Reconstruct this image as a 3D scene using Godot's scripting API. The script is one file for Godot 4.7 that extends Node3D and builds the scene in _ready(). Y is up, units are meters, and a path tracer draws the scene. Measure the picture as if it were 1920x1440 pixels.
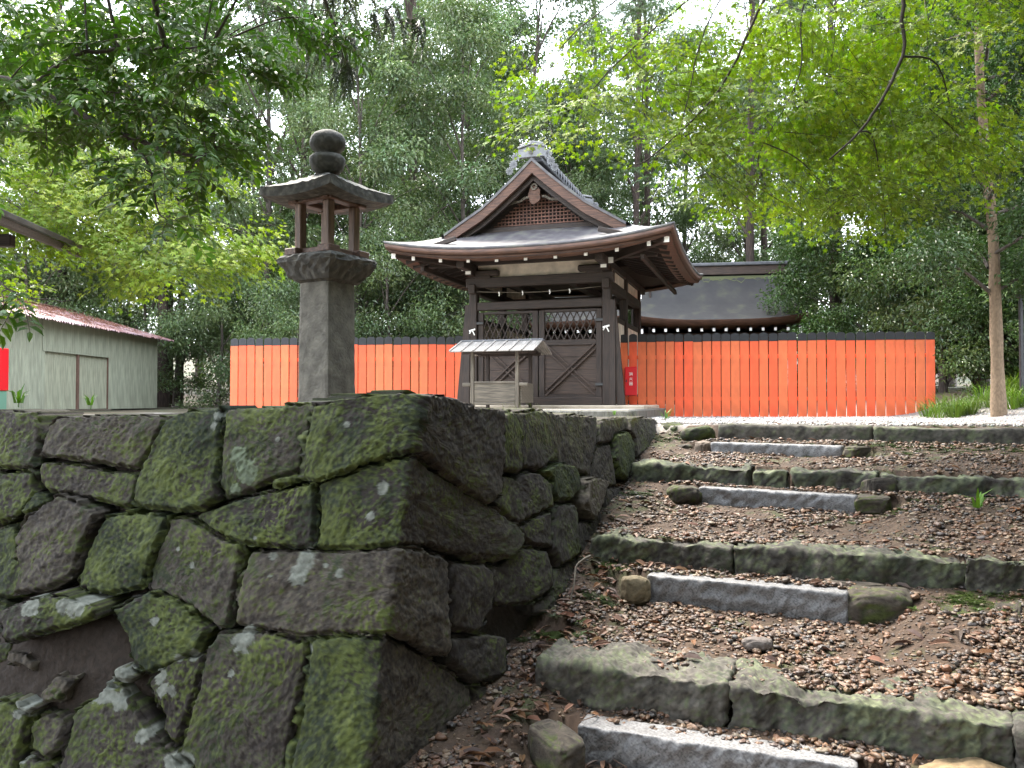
extends Node3D
# A small shrine in a wood: stone retaining wall with a lantern, gravel steps, roofed gate and vermilion fence.
# P(x, y, d): x metres to the right, y metres above eye height, d metres ahead.
const EYE := 1.4
func P(x: float, y: float, d: float) -> Vector3:
	return Vector3(x, y + EYE, -d)

const WALL_STONES := [
	[0.42, 0.42, 0.6, 0, [-2.101, -0.042, -1.845, -0.045, -1.779, -0.12, -1.755, -0.25, -1.751, -0.289, -1.995, -0.296]],
	[0.28, 0.28, 0.75, 0, [-1.705, -0.069, -1.437, -0.054, -1.158, -0.057, -1.172, -0.138, -1.209, -0.218, -1.231, -0.278, -1.466, -0.259, -1.746, -0.236, -1.761, -0.168, -1.738, -0.108]],
	[0.85, 0.85, 0.45, 0.02, [-1.139, -0.074, -1.078, -0.043, -0.898, -0.024, -0.87, -0.113, -0.836, -0.331, -0.814, -0.389, -0.868, -0.436, -0.988, -0.446, -1.148, -0.435, -1.205, -0.415, -1.211, -0.319, -1.175, -0.172]],
	[0.5, 0.5, 0.8, 0, [-0.876, -0.024, -0.639, -0.012, -0.479, -0.002, -0.46, -0.032, -0.471, -0.152, -0.478, -0.26, -0.504, -0.281, -0.589, -0.306, -0.682, -0.357, -0.785, -0.385, -0.82, -0.331, -0.854, -0.168]],
	[0.72, 0.12, 0.4, 0.03, [-0.449, -0.023, -0.332, 0.004, -0.157, 0.025, -0.006, 0.028, 0.261, 0.016, 0.448, -0.021, 0.798, -0.041, 0.817, -0.259, 0.789, -0.429, 0.68, -0.471, 0.442, -0.378, 0.208, -0.281, 0.093, -0.22, -0.005, -0.197, -0.168, -0.241, -0.33, -0.311, -0.387, -0.318, -0.441, -0.304, -0.455, -0.217]],
	[0.8, 0.8, 0.4, 0, [-0.579, -0.312, -0.502, -0.29, -0.459, -0.293, -0.463, -0.314, -0.549, -0.347, -0.576, -0.338]],
	[0.62, 0.62, 0.35, 0, [-0.903, -0.448, -0.84, -0.425, -0.678, -0.375, -0.56, -0.356, -0.445, -0.329, -0.392, -0.318, -0.366, -0.422, -0.347, -0.556, -0.512, -0.56, -0.67, -0.552, -0.818, -0.508, -0.901, -0.467]],
	[0.75, 0.25, 0.5, 0.02, [-0.381, -0.317, -0.177, -0.256, -0.058, -0.218, 0.038, -0.216, 0.143, -0.267, 0.362, -0.345, 0.653, -0.456, 0.941, -0.574, 1.037, -0.629, 1.022, -0.688, 0.931, -0.727, 0.646, -0.674, 0.39, -0.62, 0.21, -0.564, -0.018, -0.528, -0.114, -0.546, -0.335, -0.557, -0.354, -0.421]],
	[0.4, 0.4, 0.6, 0, [-1.74, -0.26, -1.579, -0.265, -1.4, -0.29, -1.251, -0.289, -1.23, -0.32, -1.228, -0.416, -1.254, -0.438, -1.342, -0.419, -1.518, -0.394, -1.664, -0.384, -1.709, -0.354]],
	[0.6, 0.6, 0.5, 0, [-1.986, -0.32, -1.782, -0.304, -1.742, -0.32, -1.715, -0.377, -1.721, -0.431, -1.768, -0.489, -1.894, -0.541]],
	[0.85, 0.85, 0.5, 0, [-1.708, -0.39, -1.67, -0.398, -1.643, -0.44, -1.723, -0.487, -1.748, -0.477]],
	[0.18, 0.18, 0.55, 0.03, [-1.563, -0.406, -1.448, -0.433, -1.342, -0.462, -1.375, -0.563, -1.389, -0.659, -1.389, -0.724, -1.491, -0.771, -1.644, -0.797, -1.651, -0.703, -1.729, -0.578, -1.682, -0.488]],
	[0.7, 0.7, 0.5, 0, [-1.886, -0.559, -1.774, -0.519, -1.729, -0.6, -1.661, -0.704, -1.659, -0.8, -1.779, -0.818]],
	[0.9, 0.9, 0.4, 0.02, [-1.323, -0.478, -1.235, -0.456, -1.127, -0.46, -1.023, -0.467, -1.018, -0.528, -1.042, -0.611, -1.058, -0.693, -1.048, -0.731, -1.198, -0.77, -1.347, -0.758, -1.365, -0.72, -1.358, -0.605]],
	[0.42, 0.42, 0.7, 0, [-1.008, -0.466, -0.929, -0.469, -0.844, -0.502, -0.759, -0.54, -0.66, -0.556, -0.647, -0.584, -0.65, -0.653, -0.653, -0.731, -0.635, -0.825, -0.644, -0.852, -0.688, -0.855, -0.786, -0.804, -0.881, -0.771, -1.028, -0.74, -1.055, -0.673, -1.032, -0.591, -1.009, -0.517]],
	[0.3, 0.12, 0.75, 0, [-0.621, -0.579, -0.452, -0.566, -0.279, -0.566, -0.123, -0.557, -0.005, -0.537, 0.172, -0.574, 0.377, -0.645, 0.392, -0.818, 0.431, -0.974, 0.407, -0.998, 0.294, -0.969, 0.172, -0.902, 0.018, -0.83, -0.137, -0.836, -0.33, -0.858, -0.492, -0.846, -0.617, -0.84, -0.635, -0.73, -0.628, -0.652]],
	[0.5, 0.5, 0.4, 0.09, [-1.665, -0.873, -1.624, -0.855, -1.526, -0.824, -1.416, -0.792, -1.322, -0.791, -1.225, -0.806, -1.171, -0.822, -1.165, -0.859, -1.249, -0.889, -1.404, -0.932, -1.511, -0.969, -1.558, -0.963, -1.589, -0.917, -1.645, -0.905]],
	[0.75, 0.75, 0.4, 0.03, [-1.155, -0.821, -1.089, -0.787, -1.037, -0.75, -0.92, -0.763, -0.808, -0.809, -0.713, -0.86, -0.732, -0.897, -0.737, -0.942, -0.83, -0.986, -0.939, -1.027, -1.009, -1, -1.044, -0.928, -1.112, -0.875]],
	[0.35, 0.35, 0.5, 0.014, [-0.683, -0.873, -0.558, -0.855, -0.442, -0.861, -0.318, -0.873, -0.299, -0.939, -0.308, -1.028, -0.311, -1.157, -0.311, -1.24, -0.298, -1.345, -0.626, -1.38, -0.668, -1.31, -0.73, -1.271, -0.722, -1.177, -0.71, -1.061, -0.716, -0.935]],
	[0.9, 0.05, 0.6, -0.005, [-0.292, -0.865, -0.135, -0.844, 0.022, -0.844, 0.233, -0.939, 0.458, -1.05, 0.645, -1.166, 0.674, -1.268, 0.531, -1.329, 0.417, -1.383, 0.276, -1.406, 0.006, -1.315, -0.273, -1.344, -0.282, -1.222, -0.279, -1.07, -0.283, -0.948]],
	[0.5, 0.5, 0.45, 0, [-0.854, -0.987, -0.791, -0.955, -0.725, -0.945, -0.718, -0.97, -0.723, -1.062, -0.736, -1.161, -0.754, -1.248, -0.809, -1.211, -0.844, -1.144, -0.924, -1.069, -0.911, -1.033]],
	[0.2, 0.2, 0.8, 0.05, [-1.061, -1.031, -1.031, -1.01, -0.968, -1.041, -0.988, -1.065, -1.039, -1.062]],
	[0.5, 0.5, 0.6, 0.04, [-1.131, -1.121, -1.096, -1.076, -1.006, -1.087, -0.953, -1.137, -0.864, -1.201, -0.809, -1.251, -0.746, -1.277, -0.671, -1.318, -0.647, -1.382, -1.204, -1.442, -1.21, -1.364, -1.205, -1.284, -1.206, -1.175]],
	[0.4, 0.4, 0.7, 0.05, [-1.373, -1.22, -1.323, -1.188, -1.242, -1.208, -1.217, -1.233, -1.22, -1.302, -1.266, -1.342, -1.344, -1.322, -1.372, -1.255]],
	[0.55, 0.55, 0.6, 0.05, [-1.623, -1.195, -1.501, -1.166, -1.413, -1.195, -1.383, -1.211, -1.383, -1.274, -1.39, -1.347, -1.384, -1.461, -1.506, -1.475]],
	[0.2, 0.2, 0.7, 0.07, [-1.442, -1.156, -1.342, -1.178, -1.369, -1.202, -1.421, -1.194]],
	[0.1, 0.1, 0.9, 0.03, [-1.583, -1.003, -1.515, -0.993, -1.44, -1.022, -1.438, -1.061, -1.506, -1.049, -1.56, -1.044]],
	[0.6, 0.6, 0.6, 0, [-1.713, -0.975, -1.605, -0.96, -1.588, -0.986, -1.602, -1.047, -1.682, -1.053]],
	[0.5, 0.5, 0.5, 0, [-1.775, -0.828, -1.697, -0.834, -1.646, -0.931, -1.716, -0.971]],
	[0.15, 0.15, 0.8, 0.05, [-1.375, -1.144, -1.316, -1.065, -1.228, -1.067, -1.253, -1.105, -1.274, -1.152, -1.334, -1.159]],
	[0.5, 0.5, 0.6, 0.03, [-1.381, -1.355, -1.345, -1.333, -1.262, -1.352, -1.218, -1.369, -1.21, -1.443, -1.371, -1.46]],
	[0.3, 0.3, 0.3, 0, [0.826, -0.085, 0.912, -0.054, 1.023, -0.049, 1.075, -0.157, 1.083, -0.316, 1.058, -0.356, 0.94, -0.335, 0.853, -0.33, 0.837, -0.212]],
	[0.2, 0.2, 0.35, 0, [1.047, -0.053, 1.153, -0.052, 1.477, -0.046, 1.651, -0.071, 1.67, -0.179, 1.671, -0.317, 1.513, -0.328, 1.339, -0.359, 1.102, -0.327, 1.083, -0.225]],
	[0.08, 0.08, 0.45, 0, [1.673, -0.079, 2.036, -0.078, 2.619, -0.102, 2.558, -0.21, 2.496, -0.286, 2.293, -0.468, 1.998, -0.409, 1.707, -0.356, 1.721, -0.218]],
	[0.1, 0.1, 0.45, 0, [2.554, -0.299, 2.898, -0.299, 2.904, -0.425, 2.925, -0.587, 2.639, -0.562, 2.346, -0.478, 2.422, -0.375]],
	[0.12, 0.12, 0.5, 0, [2.658, -0.132, 3.085, -0.123, 3.504, -0.121, 3.433, -0.229, 3.026, -0.239, 2.904, -0.288, 2.543, -0.287]],
	[0.7, 0.7, 0.35, 0, [3.062, -0.245, 3.435, -0.24, 3.609, -0.321, 3.549, -0.45, 3.178, -0.573, 3.002, -0.523, 2.936, -0.409]],
	[0.2, 0.2, 0.45, 0, [3.551, -0.143, 4.186, -0.14, 4.75, -0.157, 4.75, -0.364, 4.162, -0.389, 3.62, -0.442, 3.651, -0.302, 3.486, -0.233]],
	[0.8, 0.8, 0.35, 0.03, [1.353, -0.369, 1.66, -0.345, 1.908, -0.382, 2.004, -0.441, 1.95, -0.534, 1.804, -0.555, 1.524, -0.539, 1.466, -0.494, 1.456, -0.425]],
	[0.05, 0.05, 1, 0.06, [2.044, -0.484, 2.292, -0.486, 2.624, -0.544, 2.443, -0.574, 2.341, -0.65, 2.148, -0.71, 2.061, -0.693, 1.976, -0.604]],
	[0.25, 0.25, 0.35, 0, [0.852, -0.344, 0.995, -0.376, 1.042, -0.367, 1.199, -0.358, 1.31, -0.38, 1.439, -0.444, 1.438, -0.518, 1.459, -0.557, 1.188, -0.564, 1.013, -0.589, 0.886, -0.538, 0.823, -0.477]],
	[0.35, 0.35, 0.3, 0, [1.53, -0.556, 1.79, -0.585, 1.857, -0.634, 1.801, -0.766, 1.811, -0.848, 1.453, -0.846, 1.385, -0.769, 1.422, -0.648]],
	[0.12, 0.12, 0.4, 0, [0.636, -0.437, 0.783, -0.492, 0.884, -0.538, 0.993, -0.595, 1.038, -0.664, 0.961, -0.709, 0.833, -0.723, 0.584, -0.682, 0.5, -0.633, 0.634, -0.633]],
	[0.3, 0.3, 0.3, 0, [1.04, -0.695, 1.151, -0.711, 1.299, -0.745, 1.345, -0.838, 1.336, -0.913, 1.089, -0.942, 0.873, -0.911, 0.767, -0.879, 0.685, -0.716, 0.855, -0.734]],
	[0.1, 0.1, 0.5, 0, [2.658, -0.572, 3.108, -0.607, 3.102, -0.694, 2.559, -0.699]],
	[0.3, 0.3, 0.3, 0, [1.2, -0.574, 1.421, -0.571, 1.409, -0.646, 1.382, -0.743, 1.165, -0.705, 1.055, -0.655, 1.019, -0.598]],
	[0.15, 0.15, 0.3, 0, [0.407, -0.661, 0.682, -0.706, 0.764, -0.751, 0.767, -0.905, 0.667, -0.973, 0.448, -0.918]],
	[0.1, 0.1, 0.3, 0, [0.452, -0.942, 0.728, -0.991, 0.872, -1.034, 0.868, -1.189, 0.649, -1.153, 0.473, -1.044]],
	[0.1, 0.1, 0.3, 0, [0.66, -1.169, 0.867, -1.203, 1.083, -1.212, 1.125, -1.329, 0.951, -1.395, 0.74, -1.373, 0.594, -1.43, 0.518, -1.371, 0.687, -1.282]],
	[0.2, 0.2, 0.3, 0, [1.415, -0.85, 1.804, -0.861, 1.888, -0.915, 1.721, -1.016, 1.353, -1.041, 1.105, -0.99, 1.1, -0.95, 1.348, -0.922]],
	[0.1, 0.1, 0.3, 0, [1.912, -0.69, 2.14, -0.726, 2.4, -0.68, 2.53, -0.712, 2.334, -0.81, 2.071, -0.86, 1.856, -0.862, 1.837, -0.771]],
	[0.1, 0.1, 0.3, 0, [3, -0.603, 3.163, -0.61, 3.596, -0.473, 4.091, -0.409, 4.055, -0.505, 3.612, -0.574, 3.176, -0.702, 3.137, -0.689]],
	[0.5, 0.5, 0.6, 0, [-2.12, -0.35, -2.14, -0.06, -2.75, -0.05, -2.8, -0.36]],
	[0.7, 0.7, 0.5, 0, [-2.13, -0.38, -2.8, -0.39, -2.83, -0.85, -2.12, -0.82]],
	[0.4, 0.4, 0.6, 0, [-2.14, -0.86, -2.83, -0.89, -2.85, -1.5, -2.13, -1.5]],
	[0.5, 0.5, 0.6, 0, [-2.78, -0.05, -2.83, -0.55, -3.5, -0.5, -3.5, -0.04]],
	[0.6, 0.6, 0.5, 0, [-2.85, -0.58, -2.88, -1.5, -3.5, -1.5, -3.5, -0.53]],
]
# crusts of lichen on the wall: place along it, height, radius
const WHITE_CRUSTS := [[-1.461, -0.833, 0.042], [-1.311, -0.824, 0.031], [-1.255, -0.815, 0.046], [-0.563, -0.886, 0.049], [-0.585, -1.001, 0.015], [-0.944, -0.85, 0.017], [-1.015, -1.039, 0.038], [-0.878, -1.038, 0.027], [-0.853, -1.081, 0.027], [-0.813, -1.078, 0.021], [-1.087, -1.106, 0.047], [-1.008, -1.117, 0.042], [-0.872, -1.226, 0.032], [-0.716, -1.301, 0.048], [-1.387, -1.173, 0.036], [-1.36, -1.344, 0.023], [-0.363, -0.6, 0.042], [-0.38, -0.653, 0.039], [-0.213, -0.64, 0.02], [-0.276, -0.102, 0.015], [-0.095, -0.333, 0.023], [-0.128, -0.434, 0.017], [-0.288, -0.898, 0.018], [-0.811, -0.968, 0.015], [-0.755, -0.955, 0.021], [-1.433, -1.205, 0.021], [-0.899, -0.062, 0.018], [-0.901, -0.102, 0.014], [-0.516, -0.592, 0.015], [-0.505, -0.665, 0.008], [-0.603, -0.531, 0.009], [-0.855, -0.643, 0.011], [-0.934, -0.586, 0.01], [-0.28, -0.615, 0.009], [-0.594, -0.154, 0.011]]
const GREEN_CRUSTS := [[-0.754, -0.222, 0.045], [-0.706, -0.286, 0.05], [-0.746, -0.351, 0.024]]

var rng := RandomNumberGenerator.new()
var big := FastNoiseLite.new()
var mid := FastNoiseLite.new()
var fine := FastNoiseLite.new()
var cell := FastNoiseLite.new()
var M := {}
var names := {}

# ---------------------------------------------------------------- helpers
func numbered(called: String) -> String:
	names[called] = names.get(called, -1) + 1
	return called if names[called] == 0 else "%s_%03d" % [called, names[called]]

func tag(o: Node, label: String, category: String, group := "", kind := "") -> Node:
	if label: o.set_meta("label", label)
	if category: o.set_meta("category", category)
	if group: o.set_meta("group", group)
	if kind: o.set_meta("kind", kind)
	return o

func thing(called: String, label: String, category: String, at := Vector3.ZERO, turn := 0.0, group := "") -> Node3D:
	var o := Node3D.new()
	o.name = numbered(called)
	add_child(o)
	o.position = at
	o.rotation.y = turn
	tag(o, label, category, group)
	return o

func put(called: String, mesh: Mesh, m: Material, parent: Node, at := Transform3D(), kind := "") -> MeshInstance3D:
	var o := MeshInstance3D.new()
	o.name = numbered(called) if parent == self else called
	o.mesh = mesh
	o.material_override = m
	o.transform = at
	if kind: o.set_meta("kind", kind)
	parent.add_child(o, true)
	return o

func tool() -> SurfaceTool:
	var st := SurfaceTool.new()
	st.begin(Mesh.PRIMITIVE_TRIANGLES)
	return st

func done(st: SurfaceTool) -> ArrayMesh:
	st.generate_normals()
	return st.commit()

func copy(o: Node3D, at: Vector3, turn: float, size := 1.0, label := "") -> Node3D:
	var c: Node3D = o.duplicate()
	c.name = numbered(String(o.name).trim_suffix("_" + String(o.name).get_slice("_", 99)))
	add_child(c)
	c.position = at
	c.rotation = Vector3(0, turn, 0)
	c.scale = Vector3.ONE * size
	if label: c.set_meta("label", label)
	return c

func tri(st: SurfaceTool, a: Vector3, b: Vector3, c: Vector3) -> void:   # seen from the front a, b, c run anticlockwise
	st.add_vertex(a); st.add_vertex(c); st.add_vertex(b)

func quad(st: SurfaceTool, a: Vector3, b: Vector3, c: Vector3, d: Vector3) -> void:
	tri(st, a, b, c); tri(st, a, c, d)

func flat(st: SurfaceTool) -> void:
	st.set_smooth_group(-1)

# box with chamfered edges; t places its centre and axes
func box(st: SurfaceTool, t: Transform3D, s: Vector3, bev := 0.006) -> void:
	flat(st)
	var h := s * 0.5
	bev = minf(bev, minf(h.x, minf(h.y, h.z)) * 0.45)
	var g := func(ax: int, sx: float, sy: float, sz: float) -> Vector3:
		var v := Vector3(sx * (h.x - (0.0 if ax == 0 else bev)), sy * (h.y - (0.0 if ax == 1 else bev)), sz * (h.z - (0.0 if ax == 2 else bev)))
		return t * v
	var out := func(a: Vector3, b: Vector3, c: Vector3, d: Vector3, n: Vector3) -> void:
		if (b - a).cross(c - a).dot(t.basis * n) < 0.0: quad(st, a, d, c, b)
		else: quad(st, a, b, c, d)
	for s1: float in [-1.0, 1.0]:
		out.call(g.call(0, s1, -1, -1), g.call(0, s1, 1, -1), g.call(0, s1, 1, 1), g.call(0, s1, -1, 1), Vector3(s1, 0, 0))
		out.call(g.call(1, -1, s1, -1), g.call(1, 1, s1, -1), g.call(1, 1, s1, 1), g.call(1, -1, s1, 1), Vector3(0, s1, 0))
		out.call(g.call(2, -1, -1, s1), g.call(2, 1, -1, s1), g.call(2, 1, 1, s1), g.call(2, -1, 1, s1), Vector3(0, 0, s1))
		for s2: float in [-1.0, 1.0]:
			out.call(g.call(0, s1, s2, -1), g.call(0, s1, s2, 1), g.call(1, s1, s2, 1), g.call(1, s1, s2, -1), Vector3(s1, s2, 0))
			out.call(g.call(1, -1, s1, s2), g.call(1, 1, s1, s2), g.call(2, 1, s1, s2), g.call(2, -1, s1, s2), Vector3(0, s1, s2))
			out.call(g.call(0, s1, -1, s2), g.call(0, s1, 1, s2), g.call(2, s1, 1, s2), g.call(2, s1, -1, s2), Vector3(s1, 0, s2))
			for s3: float in [-1.0, 1.0]:
				var a: Vector3 = g.call(0, s1, s2, s3)
				var b: Vector3 = g.call(1, s1, s2, s3)
				var c: Vector3 = g.call(2, s1, s2, s3)
				if (b - a).cross(c - a).dot(t.basis * Vector3(s1, s2, s3)) < 0.0: tri(st, a, c, b)
				else: tri(st, a, b, c)

func cbox(c: Vector3, s: Vector3, bev := 0.006) -> ArrayMesh:
	var st := tool()
	box(st, Transform3D(Basis(), c), s, bev)
	return done(st)

# bar of section w x h from a to b; up tells where its height points
func bar(st: SurfaceTool, a: Vector3, b: Vector3, w: float, h: float, up := Vector3.UP, bev := 0.004) -> void:
	var x := (b - a).normalized()
	if absf(x.dot(up)) > 0.98: up = Vector3.BACK
	var z := x.cross(up).normalized()
	var y := z.cross(x)
	box(st, Transform3D(Basis(x, y, z), (a + b) * 0.5), Vector3(a.distance_to(b), h, w), bev)

func barm(a: Vector3, b: Vector3, w: float, h: float, up := Vector3.UP) -> ArrayMesh:
	var st := tool()
	bar(st, a, b, w, h, up)
	return done(st)

func tube(st: SurfaceTool, pts: Array, radii: Array, sides := 8, wob := 0.0) -> void:
	st.set_smooth_group(0)
	var rings := []
	var side := Vector3.RIGHT
	for i in pts.size():
		var dir: Vector3 = (pts[mini(i + 1, pts.size() - 1)] - pts[maxi(i - 1, 0)]).normalized()
		if absf(dir.dot(side)) > 0.95: side = Vector3.BACK
		var n1 := dir.cross(side).normalized()
		side = n1.cross(dir).normalized()
		var ring := PackedVector3Array()
		for k in sides:
			var an := TAU * k / sides
			var off := side * cos(an) + n1 * sin(an)
			var p: Vector3 = pts[i] + off * radii[i]
			if wob > 0.0: p += off * wob * radii[i] * mid.get_noise_3dv(p * 12.0)
			ring.append(p)
		rings.append(ring)
	for i in rings.size() - 1:
		for k in sides:
			var j := (k + 1) % sides
			quad(st, rings[i][k], rings[i][j], rings[i + 1][j], rings[i + 1][k])
	for k in sides - 2:
		var last: PackedVector3Array = rings[-1]
		tri(st, last[0], last[k + 1], last[k + 2])

func smooth_path(pts: Array, steps := 5) -> Array:
	var c := Curve3D.new()
	for i in pts.size():
		var t: Vector3 = (pts[mini(i + 1, pts.size() - 1)] - pts[maxi(i - 1, 0)]) / 6.0
		c.add_point(pts[i], -t, t)
	var out := []
	for i in pts.size() - 1:
		for k in steps:
			out.append(c.sample(i, float(k) / steps))
	out.append(pts[-1])
	return out

func lathe(st: SurfaceTool, prof: Array, sides := 32, squash := 0.0) -> void:   # prof: [radius, y] from below upwards
	st.set_smooth_group(0)
	for i in prof.size() - 1:
		for k in sides:
			var p := func(q: Array, kk: int) -> Vector3:
				var an: float = TAU * kk / sides
				var v := Vector3(cos(an) * q[0], q[1], -sin(an) * q[0])
				var nn: float = big.get_noise_3dv(v * 3.0) * squash
				return v * Vector3(1.0 + nn, 1.0, 1.0 + nn)
			quad(st, p.call(prof[i], k), p.call(prof[i], (k + 1) % sides), p.call(prof[i + 1], (k + 1) % sides), p.call(prof[i + 1], k))

# ---------------------------------------------------------------- materials
func noise_tex(freq: float, lo: Color, hi: Color, s: int, kind := FastNoiseLite.TYPE_SIMPLEX_SMOOTH, oct := 5, size := 512, stops := []) -> NoiseTexture2D:
	var n := FastNoiseLite.new()
	n.noise_type = kind
	n.frequency = freq
	n.fractal_octaves = oct
	n.seed = s
	var t := NoiseTexture2D.new()
	t.width = size
	t.height = size
	t.seamless = true
	t.noise = n
	var g := Gradient.new()
	g.set_color(0, lo)
	g.set_color(1, hi)
	for q in stops: g.add_point(q[0], q[1])
	t.color_ramp = g
	return t

func lin(r: float, g: float, b: float) -> Color:
	return Color(r, g, b).linear_to_srgb()

func mat(col: Color, rough: float, tex: Texture2D = null, scale := Vector3.ONE, bump: Texture2D = null, relief := 0.3, world := false) -> StandardMaterial3D:
	var m := StandardMaterial3D.new()
	m.albedo_color = col
	m.roughness = rough
	m.albedo_texture = tex
	m.uv1_triplanar = true
	m.uv1_world_triplanar = world
	m.uv1_triplanar_sharpness = 4.0
	m.uv1_scale = scale
	if bump:
		m.heightmap_enabled = true
		m.heightmap_texture = bump
		m.heightmap_scale = relief
	return m

func wood(col: Color, axis: int, rough := 0.7) -> StandardMaterial3D:
	var s := Vector3(6.0, 6.0, 6.0)
	s[axis] = 0.45
	return mat(col, rough, M.wood_tex, s, M.wood_tex, 0.25)

func leaf_mat(back: Color, rough := 0.45) -> StandardMaterial3D:
	var m := StandardMaterial3D.new()
	m.vertex_color_use_as_albedo = true
	m.roughness = rough
	m.metallic_specular = 0.45
	m.backlight_enabled = true
	m.backlight = back
	m.cull_mode = BaseMaterial3D.CULL_DISABLED
	return m

func materials() -> void:
	var grey := func(v: float) -> Color: return Color(v, v, v)
	M.grain_tex = noise_tex(0.012, grey.call(0.70), grey.call(1.0), 3, FastNoiseLite.TYPE_SIMPLEX_SMOOTH, 7, 1024)
	M.speck_tex = noise_tex(0.12, grey.call(0.45), grey.call(1.0), 5, FastNoiseLite.TYPE_VALUE_CUBIC, 4, 512, [[0.35, grey.call(0.72)], [0.55, grey.call(0.86)]])
	M.wood_tex = noise_tex(0.012, grey.call(0.5), grey.call(1.0), 8, FastNoiseLite.TYPE_SIMPLEX_SMOOTH, 6, 512)
	M.patch_tex = noise_tex(0.008, grey.call(0.78), grey.call(1.0), 12, FastNoiseLite.TYPE_SIMPLEX_SMOOTH, 5, 512)
	M.paint_tex = noise_tex(0.01, grey.call(0.86), grey.call(1.0), 31, FastNoiseLite.TYPE_SIMPLEX_SMOOTH, 6, 512)
	M.stone = mat(Color.WHITE, 0.92, M.grain_tex, Vector3.ONE * 2.3, M.grain_tex, 1.1, true)
	M.stone.vertex_color_use_as_albedo = true
	M.kerb = mat(Color.WHITE, 0.6, M.speck_tex, Vector3.ONE * 3.0, M.speck_tex, 0.25, true)
	M.kerb.vertex_color_use_as_albedo = true
	M.lantern = mat(Color.WHITE, 0.85, noise_tex(0.006, lin(0.075, 0.070, 0.056), lin(0.18, 0.168, 0.138), 51, FastNoiseLite.TYPE_SIMPLEX_SMOOTH, 9, 1024, [[0.5, lin(0.12, 0.112, 0.092)]]), Vector3.ONE * 1.6, M.speck_tex, 0.7)
	M.lantern_old = mat(Color.WHITE, 0.8, noise_tex(0.008, lin(0.028, 0.027, 0.024), lin(0.14, 0.135, 0.115), 52, FastNoiseLite.TYPE_SIMPLEX_SMOOTH, 9, 1024, [[0.5, lin(0.062, 0.06, 0.053)]]), Vector3.ONE * 1.8, M.grain_tex, 1.4)
	M.pebble = mat(Color.WHITE, 0.55, M.grain_tex, Vector3.ONE * 8.0)
	M.pebble.vertex_color_use_as_albedo = true
	M.soil = mat(Color.WHITE, 0.97, M.grain_tex, Vector3.ONE * 2.3, M.grain_tex, 1.5, true)
	M.soil.vertex_color_use_as_albedo = true
	M.dark_x = wood(lin(0.048, 0.028, 0.018), 0)
	M.dark_y = wood(lin(0.048, 0.028, 0.018), 1)
	M.dark_z = wood(lin(0.048, 0.028, 0.018), 2)
	M.red_x = wood(lin(0.155, 0.074, 0.044), 0)
	M.red_z = wood(lin(0.19, 0.085, 0.055), 2)
	M.board_x = wood(lin(0.080, 0.048, 0.032), 0)
	M.board_y = wood(lin(0.080, 0.048, 0.032), 1)
	M.pale_x = wood(lin(0.20, 0.165, 0.12), 0)
	M.pale_y = wood(lin(0.20, 0.165, 0.12), 1)
	M.cedar_y = wood(lin(0.28, 0.17, 0.11), 1, 0.6)
	M.cedar_x = wood(lin(0.20, 0.11, 0.075), 0, 0.6)
	M.plaster = mat(lin(0.74, 0.63, 0.51), 0.9, M.patch_tex, Vector3.ONE * 0.8)
	M.white = mat(lin(0.78, 0.76, 0.70), 0.6)
	M.bark_roof = mat(Color.WHITE, 0.5, noise_tex(0.006, lin(0.045, 0.040, 0.042), lin(0.13, 0.13, 0.10), 41, FastNoiseLite.TYPE_SIMPLEX_SMOOTH, 7, 1024, [[0.45, lin(0.068, 0.062, 0.066)], [0.62, lin(0.085, 0.08, 0.078)]]), Vector3.ONE * 0.5, M.grain_tex, 1.2)
	M.tile = mat(lin(0.11, 0.11, 0.118), 0.4, M.patch_tex, Vector3.ONE)
	M.black = mat(lin(0.018, 0.019, 0.022), 0.55, M.patch_tex, Vector3.ONE * 2.0)
	M.iron = mat(lin(0.03, 0.03, 0.03), 0.5)
	M.vermilion = []
	for k in 4:
		var c := lin(0.86 - 0.035 * k, 0.115 + 0.016 * k, 0.036 + 0.006 * k)
		var m := mat(c, 0.55, M.paint_tex, Vector3(1.2, 0.5, 1.2), M.wood_tex, 0.05)
		M.vermilion.append(m)
	M.fire_red = mat(lin(0.62, 0.012, 0.02), 0.35)
	M.platform = mat(lin(0.50, 0.42, 0.32), 0.9, M.patch_tex, Vector3.ONE * 0.7, M.grain_tex, 0.2, true)
	M.bark = mat(lin(0.13, 0.105, 0.085), 0.95, M.wood_tex, Vector3(3, 0.6, 3), M.wood_tex, 1.5, true)
	M.bark_pale = mat(lin(0.25, 0.175, 0.11), 0.95, M.grain_tex, Vector3(2, 1, 2), M.wood_tex, 1.0, true)
	M.twig = mat(lin(0.05, 0.038, 0.03), 0.9)
	M.shed_green = mat(lin(0.36, 0.375, 0.28), 0.55, M.patch_tex, Vector3(1.5, 0.35, 1.5))
	M.shed_roof = mat(Color.WHITE, 0.5, noise_tex(0.006, lin(0.25, 0.19, 0.21), lin(0.13, 0.045, 0.04), 21, FastNoiseLite.TYPE_SIMPLEX_SMOOTH, 6), Vector3.ONE * 0.35)
	M.rust = mat(lin(0.16, 0.09, 0.065), 0.8, M.patch_tex)
	M.leaf = leaf_mat(lin(0.20, 0.33, 0.035))
	M.maple = leaf_mat(lin(0.52, 0.66, 0.07), 0.6)
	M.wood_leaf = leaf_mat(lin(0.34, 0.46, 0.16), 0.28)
	M.dry = leaf_mat(lin(0.05, 0.03, 0.02), 0.6)

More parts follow.
